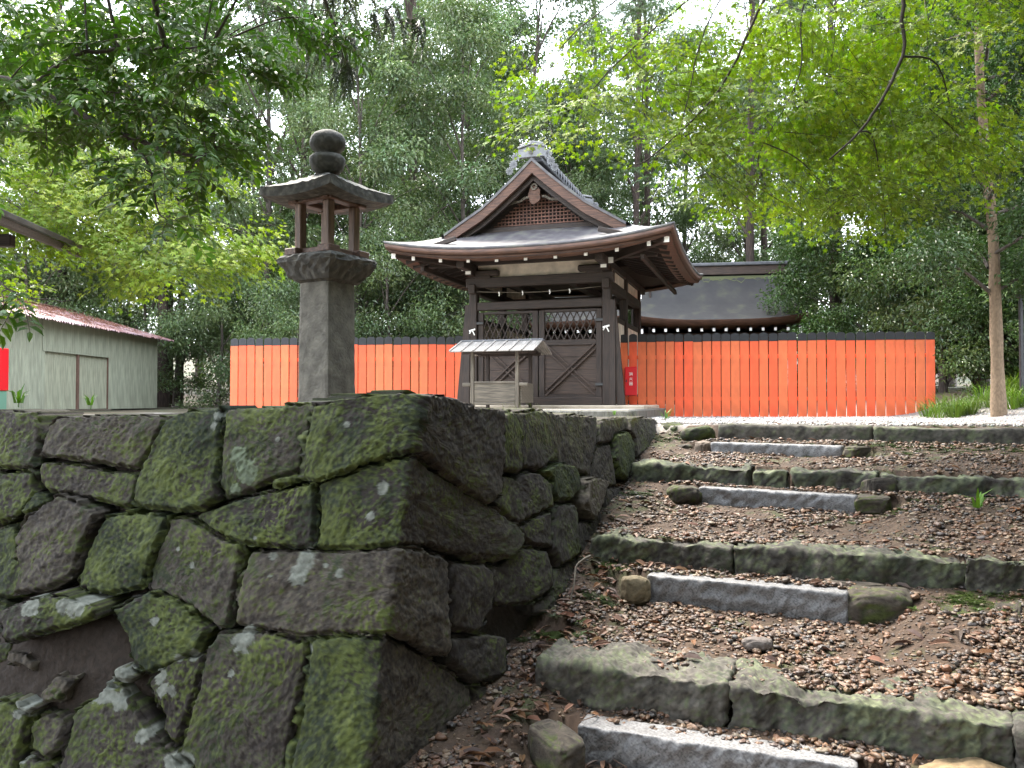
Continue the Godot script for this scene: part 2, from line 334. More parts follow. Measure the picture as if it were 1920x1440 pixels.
# ---------------------------------------------------------------- the retaining wall's surface: a runs along it (corner at 0, stair side positive), y is height
const TOPS := [[0.0, -0.36, 3.17, 0.025], [1.0, 1.37, 7.6, -0.13]]
const FEET := [[0.0, -0.507, 2.70, -1.40], [0.12, -0.20, 3.2, -1.30], [0.26, 0.2, 3.85, -1.08], [0.5, 0.55, 5.0, -0.78], [1.0, 1.4, 7.55, -0.26]]
const WALL_LEN := 4.75
func along(tab: Array, s: float) -> Vector3:
	for i in range(1, tab.size()):
		if s <= tab[i][0] or i == tab.size() - 1:
			var a: Array = tab[i - 1]
			var b: Array = tab[i]
			var k: float = (s - a[0]) / (b[0] - a[0])
			return Vector3(a[1], a[2], a[3]).lerp(Vector3(b[1], b[2], b[3]), k)
	return Vector3.ZERO

func wall_raw(a: float, y: float) -> Vector3:
	if a <= 0.0:
		var w := (0.025 - y) / 1.425
		return P(lerpf(-0.36, -0.507, w) + 0.966 * a, y, lerpf(3.17, 2.70, w) - 0.259 * a)
	var t := along(TOPS, a / WALL_LEN)
	var f := along(FEET, a / WALL_LEN)
	var w := minf((t.z - y) / (t.z - f.z), 1.4)
	return P(lerpf(t.x, f.x, w), y, lerpf(t.y, f.y, w))

func wall_at(a: float, y: float) -> Vector3:
	if absf(a) > 0.03: return wall_raw(a, y)
	return wall_raw(a, y) * 0.5 + (wall_raw(a - 0.02, y) + wall_raw(a + 0.02, y)) * 0.25

func wall_normal(a: float, y: float) -> Vector3:
	var e := 0.03
	var da := wall_raw(a + e, y) - wall_raw(a - e, y)
	var dy := wall_raw(a, y + 0.02) - wall_raw(a, y - 0.02)
	return da.cross(dy).normalized()

func edge_distance(p: Vector2, poly: PackedVector2Array) -> float:
	var best := 9.0
	for i in poly.size():
		var q := Geometry2D.get_closest_point_to_segment(p, poly[i], poly[(i + 1) % poly.size()])
		best = minf(best, p.distance_squared_to(q))
	return sqrt(best)

# colour of weathered rock with patches of moss and crusts of lichen that have edges of their own
func rock_colour(w: Vector3, moss: float, tone: float, sd: float) -> Color:
	var broad := big.get_noise_3dv(w * 2.2 + Vector3(sd, 0, 0))
	var patch := mid.get_noise_3dv(w * 3.0 + Vector3(0, sd, 0))
	var grain := fine.get_noise_3dv(w * 3.4)
	var c := Color(0.024, 0.019, 0.014).lerp(Color(0.160, 0.132, 0.098), clampf(tone * 0.58 + broad * 0.35 + patch * 0.45 + grain * 0.6, 0.0, 1.0))
	var k := moss * 1.45 - 0.60 + broad * 0.7 + patch * 0.75 + grain * 1.0
	var m := smoothstep(-0.12, 0.20, k)
	var hue := clampf(0.34 + mid.get_noise_3dv(w * 0.9 + Vector3(5, sd, 3)) * 1.1 + grain * 0.9 + k * 0.22, 0.0, 1.0)
	c = c.lerp(Color(0.012, 0.021, 0.006).lerp(Color(0.080, 0.102, 0.016), hue) * 1.12, m * 0.93)
	return c

func wall_stone(data: Array, sd: float, parent: Node, m: Material) -> void:
	var poly := PackedVector2Array()
	var raw: Array = data[4]
	for i in range(0, raw.size(), 2): poly.append(Vector2(raw[i], raw[i + 1]))
	var lo := poly[0]
	var hi := poly[0]
	for p in poly:
		lo = lo.min(p)
		hi = hi.max(p)
	var step := 0.0062 if lo.x < 0.2 else 0.011
	if lo.x < -2.11: step = 0.02
	var nx := clampi(int((hi.x - lo.x) / step), 8, 170)
	var ny := clampi(int((hi.y - lo.y) / step), 8, 110)
	var st := tool()
	st.set_smooth_group(0)
	var proud: float = data[3] + 0.012 * sin(sd * 3.7)
	var tilt := Vector2(sin(sd * 5.1), cos(sd * 2.3)) * 0.03
	var mp := (lo + hi) * 0.5
	var back := Vector3.ZERO
	var inside := func(list: Array) -> Array:
		return list.filter(func(q): return q[0] > lo.x - q[2] * 1.7 and q[0] < hi.x + q[2] * 1.7 and q[1] > lo.y - q[2] * 1.7 and q[1] < hi.y + q[2] * 1.7)
	var white_crusts: Array = inside.call(WHITE_CRUSTS)
	var green_crusts: Array = inside.call(GREEN_CRUSTS)
	# how much of a crust covers the place: ragged outline, sharp edge
	var crust := func(list: Array, place: Vector2, base: Vector3) -> float:
		var cover := 0.0
		for q in list:
			var away: float = place.distance_to(Vector2(q[0], q[1])) / q[2]
			if away < 1.6:
				away += 0.55 * mid.get_noise_3dv(base * 4.5) + 0.3 * fine.get_noise_3dv(base * 2.5)
				cover = maxf(cover, 1.0 - smoothstep(0.86, 0.98, away))
		return cover
	var vertex := func(a: float, y: float) -> Array:
		var e := edge_distance(Vector2(a, y), poly)
		var base := wall_at(a, y)
		var n := wall_normal(a, y)
		var k := 1.0 - smoothstep(0.0, 0.015, e + 0.010 * mid.get_noise_3dv(base * 4.0) + 0.008 * fine.get_noise_3dv(base * 3.0))
		var z := proud + tilt.dot(Vector2(a, y) - mp) - 0.034 * k * k - 0.004 * (1.0 - smoothstep(0.0, 0.10, e))
		z += 0.011 * big.get_noise_3dv(base * 1.6 + Vector3(sd, 0, 0)) + 0.011 * mid.get_noise_3dv(base * 1.7) + 0.0048 * fine.get_noise_3dv(base * 1.9)
		z -= 0.012 * maxf(0.0, cell.get_noise_3dv(base * 3.4 + Vector3(sd, sd, 0)) + 0.2)
		var mo: float = lerpf(data[0], data[1], smoothstep(-0.03, 0.04, a + 0.04 * mid.get_noise_3dv(base * 3.0)))
		var c := rock_colour(base, mo, data[2], sd)
		c = c.lerp(Color(0.17, 0.21, 0.135), 0.75 * crust.call(green_crusts, Vector2(a, y), base))
		c = c.lerp(Color(0.20, 0.212, 0.18), crust.call(white_crusts, Vector2(a, y), base))
		var mossy := clampf((c.g - c.r) * 14.0, 0.0, 1.0)   # moss cushions stand a little proud
		z += mossy * (0.005 + 0.011 * fine.get_noise_3dv(base * 2.6))
		return [base + n * z, c, n]
	var grid := []
	var cols := []
	var v := func(p: Vector3, c: Color) -> void:
		st.set_color(c)
		st.add_vertex(p)
	var loop := []
	# rings round the middle where every edge can be seen from it, else columns
	var rim := PackedVector2Array()
	for k in poly.size():
		var p := poly[k]
		var q := poly[(k + 1) % poly.size()]
		var parts := maxi(1, int(p.distance_to(q) / (step * 1.3)))
		for i in parts: rim.append(p.lerp(q, float(i) / parts))
	var area := 0.0
	var mc := Vector2.ZERO
	for k in poly.size():
		var cr := poly[k].cross(poly[(k + 1) % poly.size()])
		area += cr
		mc += (poly[k] + poly[(k + 1) % poly.size()]) * cr
	mc /= 3.0 * area
	if area < 0.0: rim.reverse()
	var far := 0.0
	var order := PackedVector2Array(poly)
	if area < 0.0: order.reverse()
	var sees := func(c: Vector2) -> float:
		var least := 9.0
		for k in order.size():
			var e := order[(k + 1) % order.size()] - order[k]
			least = minf(least, e.cross(c - order[k]) / maxf(e.length(), 1e-5))
		return least
	var best: float = sees.call(mc)
	if best < 0.03:
		for i in 24:
			for j in 24:
				var c := Vector2(lerpf(lo.x, hi.x, (i + 0.5) / 24.0), lerpf(lo.y, hi.y, (j + 0.5) / 24.0))
				var s: float = sees.call(c)
				if s > best:
					best = s
					mc = c
	var star := best > 0.002
	for q in rim: far = maxf(far, q.distance_to(mc))
	if star:
		var nk := rim.size()
		var nr := clampi(int(far / step), 5, 60)
		for k in nk:
			var line := PackedVector3Array()
			var cline := PackedColorArray()
			var wob := 1.0 + 0.009 / maxf(0.05, rim[k].distance_to(mc)) * (0.5 - 1.2 * big.get_noise_2dv(rim[k] * 9.0 + Vector2(sd, 0)))
			for r in nr + 1:
				var f := sqrt(float(r) / nr) * 0.35 + 0.65 * r / nr
				var q: Vector2 = mc + (rim[k] - mc) * f * wob
				var o: Array = vertex.call(q.x, q.y)
				line.append(o[0])
				cline.append(o[1])
				back -= o[2]
			grid.append(line)
			cols.append(cline)
		for k in nk:
			var k2 := (k + 1) % nk
			for r in nr:
				v.call(grid[k][r], cols[k][r]); v.call(grid[k2][r + 1], cols[k2][r + 1]); v.call(grid[k][r + 1], cols[k][r + 1])
				if r > 0:
					v.call(grid[k][r], cols[k][r]); v.call(grid[k2][r], cols[k2][r]); v.call(grid[k2][r + 1], cols[k2][r + 1])
			loop.append([grid[k][nr], cols[k][nr]])
	else:
		for i in nx + 1:
			var a := lerpf(lo.x + 0.006, hi.x - 0.006, float(i) / nx)
			var y0 := 9.0
			var y1 := -9.0
			for k in poly.size():
				var p := poly[k]
				var q := poly[(k + 1) % poly.size()]
				if (p.x - a) * (q.x - a) <= 0.0 and absf(p.x - q.x) > 1e-6:
					var y := lerpf(p.y, q.y, (a - p.x) / (q.x - p.x))
					y0 = minf(y0, y)
					y1 = maxf(y1, y)
			y0 += -0.003 + 0.006 * mid.get_noise_2d(a * 9.0, sd)
			y1 -= -0.003 - 0.006 * mid.get_noise_2d(a * 9.0, sd + 40.0)
			var line := PackedVector3Array()
			var cline := PackedColorArray()
			for j in ny + 1:
				var o: Array = vertex.call(a, lerpf(y0, y1, float(j) / ny))
				line.append(o[0])
				cline.append(o[1])
				back -= o[2]
			grid.append(line)
			cols.append(cline)
		for i in nx:
			for j in ny:
				v.call(grid[i][j], cols[i][j]); v.call(grid[i][j + 1], cols[i][j + 1]); v.call(grid[i + 1][j + 1], cols[i + 1][j + 1])
				v.call(grid[i][j], cols[i][j]); v.call(grid[i + 1][j + 1], cols[i + 1][j + 1]); v.call(grid[i + 1][j], cols[i + 1][j])
		for i in nx: loop.append([grid[i][0], cols[i][0]])
		for j in ny: loop.append([grid[nx][j], cols[nx][j]])
		for i in nx: loop.append([grid[nx - i][ny], cols[nx - i][ny]])
		for j in ny: loop.append([grid[0][ny - j], cols[0][ny - j]])
	back.y = 0.0
	back = back.normalized()
	# sides running back into the bank
	var depth := [0.0, 0.03, 0.09, 0.26]
	for k in loop.size():
		var A: Array = loop[k]
		var B: Array = loop[(k + 1) % loop.size()]
		for q in 3:
			var a0: Vector3 = A[0] + back * depth[q]
			var b0: Vector3 = B[0] + back * depth[q]
			var a1: Vector3 = A[0] + back * depth[q + 1]
			var b1: Vector3 = B[0] + back * depth[q + 1]
			v.call(a0, A[1]); v.call(b0, B[1]); v.call(b1, B[1])
			v.call(a0, A[1]); v.call(b1, B[1]); v.call(a1, A[1])
	put("stone", done(st), m, parent)

# rough quarried block: front top edge from p to q, running back and down; local x along it, y up, z forward
func rough_block(p: Vector3, q: Vector3, deep: float, high: float, r: float, amp: float, step: float, sd: float, moss: float, tone: float, m: Material, granite := false) -> ArrayMesh:
	var x := q - p
	var length := x.length()
	x = x.normalized()
	var zf := x.cross(Vector3.UP).normalized()
	var fwd := zf if zf.z > 0.0 else -zf
	var up := fwd.cross(x).normalized()
	var t := Transform3D(Basis(x, up, fwd), p)
	var lo := Vector3(0, -high, -deep)
	var hi := Vector3(length, 0, 0)
	var st := tool()
	st.set_smooth_group(0)
	var shape := func(v: Vector3) -> Array:
		var c := v.clamp(lo + Vector3.ONE * r, hi - Vector3.ONE * r)
		var n := (v - c).normalized()
		var s := c + n * r
		var w := t * s
		var sp := w + Vector3(sd, sd * 0.7, -sd)
		var edge := 0.0
		var d := 0.0
		if granite:
			var face := maxf(n.z, 0.0)
			d = amp * (0.25 + 1.6 * face * face) * mid.get_noise_3dv(sp * 3.0) + 0.3 * amp * fine.get_noise_3dv(sp * 2.5) * (0.2 + face)
			d -= face * amp * 1.4 * maxf(0.0, cell.get_noise_3dv(sp * 5.0) + 0.3)
		else:
			d = amp * (1.3 * big.get_noise_3dv(sp * 1.5) + 0.7 * mid.get_noise_3dv(sp * 1.6) + 0.45 * fine.get_noise_3dv(sp * 1.5))
			d -= amp * 1.1 * maxf(0.0, cell.get_noise_3dv(sp * 2.2) + 0.25)
			s.z += amp * 1.5 * big.get_noise_2d(s.x * 4.0 + sd, 3.0)
			s.y -= amp * 0.7 * absf(big.get_noise_2d(s.x * 3.0 + sd, 30.0)) + edge
		w = t * (s + n * d)
		var c2 := rock_colour(w + Vector3(sd, 0, 0), moss, tone, sd)
		c2 = c2.lerp(Color(c2.g, c2.g * 1.01, c2.g * 0.91), 0.5) * 1.7
		if granite:
			var g := 0.25 + 0.09 * fine.get_noise_3dv(w * 5.0) + 0.05 * mid.get_noise_3dv(w * 2.0)
			c2 = Color(g, g * 0.985, g * 0.98).lerp(Color(0.12, 0.10, 0.08), clampf(mid.get_noise_3dv(w * 1.7 + Vector3(3, 3, 3)) * 1.2 - 0.25, 0.0, 0.7))
		return [w, c2]
	var size := hi - lo
	for ax in 3:
		var b := (ax + 1) % 3
		var c := (ax + 2) % 3
		var nb := clampi(int(size[b] / step), 3, 160)
		var nc := clampi(int(size[c] / step), 3, 160)
		for s in [0, 1]:
			if ax == 1 and s == 0: continue
			var g := []
			for i in nb + 1:
				var line := []
				for j in nc + 1:
					var v := Vector3.ZERO
					v[ax] = lo[ax] if s == 0 else hi[ax]
					v[b] = lerpf(lo[b], hi[b], float(i) / nb)
					v[c] = lerpf(lo[c], hi[c], float(j) / nc)
					line.append(shape.call(v))
				g.append(line)
			for i in nb:
				for j in nc:
					var f := [g[i][j], g[i + 1][j], g[i + 1][j + 1], g[i][j + 1]]
					if s == 0: f.reverse()
					for k: int in [0, 2, 1, 0, 3, 2]:
						st.set_color(f[k][1])
						st.add_vertex(f[k][0])
	return done(st)

# boulder: a lump of given half sizes, angular when ang is high
func boulder(at: Vector3, half: Vector3, turn: float, ang: float, sd: float, moss: float, tone: float, tint := Color(0, 0, 0, 0), nu := 40, nv := 24) -> ArrayMesh:
	var st := tool()
	st.set_smooth_group(0)
	var basis := Basis(Vector3.UP, turn) * Basis(Vector3.RIGHT, 0.15 * sin(sd))
	var g := []
	for i in nu + 1:
		var line := []
		for j in nv + 1:
			var u := TAU * (i % nu) / nu
			var w := PI * (float(j) / nv - 0.5)
			var n := Vector3(cos(w) * cos(u), sin(w), -cos(w) * sin(u))
			var e := 2.0 / (2.0 + ang * 3.0)
			var s := Vector3(signf(n.x) * pow(absf(n.x), e), signf(n.y) * pow(absf(n.y), e), signf(n.z) * pow(absf(n.z), e))
			var k := 1.0 + 0.22 * big.get_noise_3dv(n * 0.5 + Vector3(sd, 0, 0)) + 0.10 * mid.get_noise_3dv(n * 0.5 + Vector3(0, sd, 0)) + 0.03 * fine.get_noise_3dv(n * 0.5)
			var p := at + basis * (s * half * k)
			var c := rock_colour(p * 1.3, moss, tone, sd)
			if tint.a > 0.0: c = tint * (1.0 + 0.35 * big.get_noise_3dv(p * 3.0) + 0.2 * fine.get_noise_3dv(p * 3.0))
			line.append([p, c])
		g.append(line)
	for i in nu:
		for j in nv:
			for q in [[i, j], [i + 1, j + 1], [i + 1, j], [i, j], [i, j + 1], [i + 1, j + 1]]:
				st.set_color(g[q[0]][q[1]][1])
				st.add_vertex(g[q[0]][q[1]][0])
	return done(st)

# ---------------------------------------------------------------- the lie of the land (y below eye height)
const ROWS := [[0.181, 3.354, 1.689, 2.714, -1.076], [0.505, 4.554, 2.655, 3.597, -0.755], [0.938, 6.039, 3.427, 4.716, -0.462], [1.808, 7.077, 4.332, 5.953, -0.206]]
const FOOT := [-1.24, -0.905, -0.595, -0.335]
const KERBS := [[0.248, 3.095, 1.167, 2.738, -1.235, -1.37], [0.701, 4.222, 1.590, 3.825, -0.907, -1.05], [1.301, 5.640, 2.178, 5.105, -0.600, -0.715], [1.643, 6.680, 2.510, 6.120, -0.340, -0.43]]
func past(r: Array, x: float, d: float) -> float:   # metres beyond the row's front line
	var v := Vector2(r[2] - r[0], r[3] - r[1]).normalized()
	return v.cross(Vector2(x - r[0], d - r[1]))

func land(x: float, d: float) -> float:
	var c := Vector2(x + 0.36, d - 3.17)
	var behind := c.dot(Vector2(0.259, 0.966))
	var inward := c.dot(Vector2(-0.931, 0.364))
	var plaza := -0.215 - 0.011 * clampf(d - 7.0, 0.0, 9.0) + 0.02 * big.get_noise_2d(x * 0.6, d * 0.6)
	plaza += 0.09 * smoothstep(7.5, 4.5, d) * smoothstep(2.0, -1.0, x)
	plaza += 0.08 * smoothstep(-6.0, -9.0, x)
	var far := maxf(0.0, d - 19.0)
	plaza += far * far * 0.0010 + 0.25 * smoothstep(16.0, 26.0, d) * (big.get_noise_2d(x * 0.12, d * 0.12) + 0.4)
	plaza += 0.5 * smoothstep(6.5, 9.0, x) * smoothstep(9.0, 11.0, d)
	if past(ROWS[3], x, d) > 0.1 or d > 7.5: return plaza
	if behind > 0.17 and inward > 0.17: return plaza
	if inward > 0.17: return -1.42 + 0.02 * big.get_noise_2d(x * 3.0, d * 3.0)
	for i in 4:
		var r: Array = ROWS[i]
		var v := Vector2(r[2] - r[0], r[3] - r[1])
		var s := v.dot(Vector2(x - r[0], d - r[1])) / v.length()
		var here := past(r, x, d)
		if s < 0.02 and here > -0.35 and here < 0.45:
			var k := smoothstep(-0.35, 0.45, here)
			var lean := smoothstep(0.02, -0.06, s)
			return lerpf(step_land(x, d), lerpf(FOOT[i] - 0.02, r[4] - 0.01, k), lean) + 0.012 * big.get_noise_2d(x * 4.0, d * 4.0)
	return step_land(x, d)

func step_land(x: float, d: float) -> float:
	var low := -1.37 - 0.05 * clampf(2.9 - d, 0.0, 12.0) if d > 0.0 else -1.5
	var y := 0.0
	for i in range(3, -1, -1):
		var here := past(ROWS[i], x, d)
		if here > 0.12:
			var next := -past(ROWS[i + 1], x, d)
			y = tread(i + 1, here / (here + next), x, d, ROWS[i][4] - 0.018, FOOT[i + 1])
			return y + 0.012 * big.get_noise_2d(x * 4.0, d * 4.0)
	var ahead := -past(ROWS[0], x, d)
	y = tread(0, 1.0 - clampf(ahead / 1.2, 0.0, 1.0), x, d, maxf(low, -1.45), FOOT[0])
	return y + 0.012 * big.get_noise_2d(x * 4.0, d * 4.0)

func tread(i: int, f: float, x: float, d: float, from: float, to: float) -> float:
	var k: Array = KERBS[i]
	var v := Vector2(k[2] - k[0], k[3] - k[1])
	var s := v.dot(Vector2(x - k[0], d - k[1])) / v.length_squared()
	var with := smoothstep(-0.3, -0.05, s) * smoothstep(1.35, 1.12, s)
	var over := past(k, x, d)
	var kerbed := to if over > 0.07 else lerpf(from, k[5], clampf(1.0 - (-over) / 0.9, 0.0, 1.0))
	return lerpf(lerpf(from, to, f), kerbed, with)

# ---------------------------------------------------------------- foliage
func leaf(st: SurfaceTool, at: Vector3, dir: Vector3, up: Vector3, length: float, wide: float, c: Color, fine_leaf := false) -> void:
	var side := dir.cross(up).normalized()
	var nrm := side.cross(dir).normalized()
	st.set_color(c)
	var tip := at + dir * length - nrm * length * 0.18
	var lift := nrm * wide * 0.28
	if fine_leaf:
		var m0 := at + dir * length * 0.3
		var m1 := at + dir * length * 0.68 - nrm * length * 0.05
		var a := m0 + side * wide * 0.46 + lift
		var b := m0 - side * wide * 0.46 + lift
		var e := m1 + side * wide * 0.40 + lift
		var f := m1 - side * wide * 0.40 + lift
		tri(st, at, a, m0); tri(st, at, m0, b)
		quad(st, m0, a, e, m1); quad(st, b, m0, m1, f)
		tri(st, m1, e, tip); tri(st, f, m1, tip)
	else:
		var m := at + dir * length * 0.45
		tri(st, at, m + side * wide * 0.5 + lift, tip)
		tri(st, at, tip, m - side * wide * 0.5 + lift)

func maple_leaf(st: SurfaceTool, at: Vector3, dir: Vector3, up: Vector3, size: float, c: Color) -> void:
	var side := dir.cross(up).normalized()
	st.set_color(c)
	var nrm := side.cross(dir).normalized()
	for k in 5:
		var an: float = [-1.75, -0.85, 0.0, 0.85, 1.75][k]
		var l: float = size * [0.5, 0.85, 1.0, 0.85, 0.5][k]
		var d := dir * cos(an) + side * sin(an)
		var w := dir * -sin(an) + side * cos(an)
		var m := at + d * l * 0.42
		tri(st, at, m + w * size * 0.15, at + d * l - nrm * l * 0.12)
		tri(st, at, at + d * l - nrm * l * 0.12, m - w * size * 0.15)

func rand_dir() -> Vector3:
	var z := rng.randf_range(-1, 1)
	var a := rng.randf() * TAU
	var r := sqrt(1.0 - z * z)
	return Vector3(r * cos(a), z, r * sin(a))

func vary(c: Color, k := 0.25) -> Color:
	var f := 1.0 + rng.randf_range(-k, k)
	return Color(c.r * f * (1.0 + rng.randf_range(-0.12, 0.12)), c.g * f, c.b * f)

# a handful of leaves in a ball of radius r
func clump(n: int, r: float, length: float, wide: float, c: Color, squash := 0.7, maple := false) -> ArrayMesh:
	var st := tool()
	st.set_smooth_group(-1)
	for i in n:
		var d := rand_dir()
		var p := d * r * pow(rng.randf(), 0.45) * Vector3(1, squash, 1)
		var dir := (d * Vector3(1, 0.2, 1) + rand_dir() * 0.7 + Vector3(0, -0.35, 0)).normalized()
		var up := (Vector3.UP * 1.1 + rand_dir() * 0.75).normalized()
		if maple: maple_leaf(st, p, dir, up, length * rng.randf_range(0.7, 1.15), vary(c, 0.2))
		else: leaf(st, p, dir, up, length * rng.randf_range(0.7, 1.2), wide, vary(c))
	return done(st)

# a leafy twig along +x
func sprig(n: int, length: float, ll: float, lw: float, c: Color) -> ArrayMesh:
	var st := tool()
	st.set_smooth_group(-1)
	for i in n:
		var f := (i + 0.6) / n
		var p := Vector3(length * f, -0.12 * length * f * f, 0)
		var s := 1.0 if i % 2 else -1.0
		var dir := Vector3(0.55, rng.randf_range(-0.45, 0.1), s * 0.8) if i < n - 1 else Vector3(1, -0.2, 0)
		leaf(st, p, (dir + rand_dir() * 0.25).normalized(), (Vector3.UP + rand_dir() * 0.35).normalized(), ll * rng.randf_range(0.75, 1.15), lw * rng.randf_range(0.85, 1.1), vary(c), true)
	st.set_color(Color(0.05, 0.04, 0.03))
	tube(st, [Vector3.ZERO, Vector3(length * 0.5, -0.03 * length, 0), Vector3(length, -0.12 * length, 0)], [0.0022, 0.0018, 0.001], 4)
	return done(st)

# a flat layered spray of maple leaves along +x
func maple_spray(n: int, length: float, size: float, c: Color) -> ArrayMesh:
	var st := tool()
	st.set_smooth_group(-1)
	for i in n:
		var f := rng.randf()
		var p := Vector3(length * f, rng.randf_range(-0.04, 0.03) - 0.1 * length * f * f, rng.randf_range(-0.55, 0.55) * length * (0.25 + 0.75 * sin(PI * (0.15 + 0.75 * f))))
		maple_leaf(st, p, (Vector3(0.8, -0.25, signf(p.z) * 0.6) + rand_dir() * 0.5).normalized(), (Vector3.UP + rand_dir() * 0.4).normalized(), size * rng.randf_range(0.65, 1.15), vary(c, 0.2))
	st.set_color(Color(0.05, 0.035, 0.025))
	tube(st, [Vector3.ZERO, Vector3(length * 0.5, -0.025 * length, 0.01), Vector3(length * 0.95, -0.1 * length, -0.01)], [0.003, 0.002, 0.001], 4)
	return done(st)

# drooping conifer frond along +x: many short needles' sprays
func frond(n: int, length: float, c: Color) -> ArrayMesh:
	var st := tool()
	st.set_smooth_group(-1)
	for i in n:
		var f := (i + rng.randf()) / n
		var p := Vector3(length * f, -0.35 * length * f * f, 0)
		for s: float in [-1.0, 1.0]:
			var dir := (Vector3(0.7, -0.5 + rng.randf_range(-0.3, 0.3), s * 0.6) + rand_dir() * 0.2).normalized()
			leaf(st, p, dir, (Vector3.UP + rand_dir() * 0.4).normalized(), length * 0.22 * (1.15 - f) * rng.randf_range(0.7, 1.2), 0.012, vary(c))
	return done(st)

func instances(called: String, mesh: Mesh, m: Material, xf: Array, tints: Array, parent: Node) -> MultiMeshInstance3D:
	var mm := MultiMesh.new()
	mm.transform_format = MultiMesh.TRANSFORM_3D
	mm.use_colors = true
	mm.mesh = mesh
	mm.instance_count = xf.size()
	for i in xf.size():
		mm.set_instance_transform(i, xf[i])
		mm.set_instance_color(i, tints[i])
	var o := MultiMeshInstance3D.new()
	o.name = called
	o.multimesh = mm
	o.material_override = m
	parent.add_child(o, true)
	return o

# leaves joined into one mesh; six tints of each spray
func crown(called: String, mesh: Mesh, m: Material, xf: Array, tints: Array, parent: Node) -> MeshInstance3D:
	var kinds := []
	for k in 6:
		var arr := mesh.surface_get_arrays(0)
		var c: PackedColorArray = arr[Mesh.ARRAY_COLOR]
		for i in c.size(): c[i] = c[i] * (tints[k * 7 % tints.size()] as Color)
		arr[Mesh.ARRAY_COLOR] = c
		var am := ArrayMesh.new()
		am.add_surface_from_arrays(Mesh.PRIMITIVE_TRIANGLES, arr)
		kinds.append(am)
	var st := tool()
	for i in xf.size(): st.append_from(kinds[(i / 11 * 5 + i % 2) % 6], 0, xf[i])
	var o := MeshInstance3D.new()
	o.name = called
	o.mesh = st.commit()
	o.material_override = m
	parent.add_child(o, true)
	return o

func tint(k := 0.2) -> Color:
	var f := 1.0 + rng.randf_range(-k, k)
	return Color(f * rng.randf_range(0.9, 1.12), f, f * rng.randf_range(0.85, 1.1))

# a tree: trunk, limbs and leaves in puffs round the limb ends; local, base at 0
func tree(called: String, label: String, group: String, high: float, bare: float, radius: float, girth: float, puffs: int, per: int, mesh: Mesh, bark: Material, m: Material, conic := 0.0, lean := Vector3.ZERO) -> Node3D:
	var t := thing(called, label, "tree", Vector3.ZERO, 0.0, group)
	var pts := []
	var rad := []
	for i in 9:
		var f := i / 8.0
		pts.append(Vector3(sin(f * 3.0 + high) * 0.12 * radius * f, high * 0.93 * f - 0.15, cos(f * 2.4 + radius) * 0.12 * radius * f) + lean * f * high)
		rad.append(girth * (1.0 - 0.85 * f) * (1.35 if i == 0 else 1.0))
	var st := tool()
	tube(st, pts, rad, 9, 0.25)
	put("trunk", done(st), bark, t)
	var xf := []
	var tints := []
	var lt := tool()
	for p in puffs:
		var f := (p + rng.randf()) / puffs
		var y := lerpf(bare, high, f)
		var wide := radius * (lerpf(1.0, 0.12, f) if conic > 0.0 else sqrt(maxf(0.05, 1.0 - pow(f * 1.75 - 0.75, 2.0))))
		var an := p * 2.39996 + rng.randf() * 0.8
		var rr := wide * rng.randf_range(0.35, 0.95)
		var axis := Vector3(lean.x * y, y, lean.z * y)
		var c := axis + Vector3(cos(an) * rr, rng.randf_range(-0.3, 0.3), sin(an) * rr)
		var k := clampf((y - radius * 0.5) / high, 0.05, 0.9)
		var from: Vector3 = (pts[int(k * 8)] as Vector3).lerp(pts[mini(int(k * 8) + 1, 8)], k * 8.0 - int(k * 8))
		if p % 2 == 0 or puffs < 14: tube(lt, smooth_path([from, from.lerp(c, 0.5) + Vector3(0, 0.12 * radius, 0), c], 3), [girth * 0.32, girth * 0.26, girth * 0.2, girth * 0.15, girth * 0.1, girth * 0.07, girth * 0.03], 5)
		var pr := radius * rng.randf_range(0.20, 0.40)
		for q in per:
			var d := rand_dir()
			var at := c + d * pr * pow(rng.randf(), 0.4) * Vector3(1, 0.6, 1)
			var b := Basis(Vector3.UP, rng.randf() * TAU) * Basis(Vector3.RIGHT, rng.randf_range(-0.35, 0.35))
			xf.append(Transform3D(b.scaled(Vector3.ONE * rng.randf_range(0.75, 1.25)), at))
			tints.append(tint(0.38))
	put("limbs", done(lt), bark, t)
	crown("crown", mesh, m, xf, tints, t).set_meta("kind", "stuff")
	return t

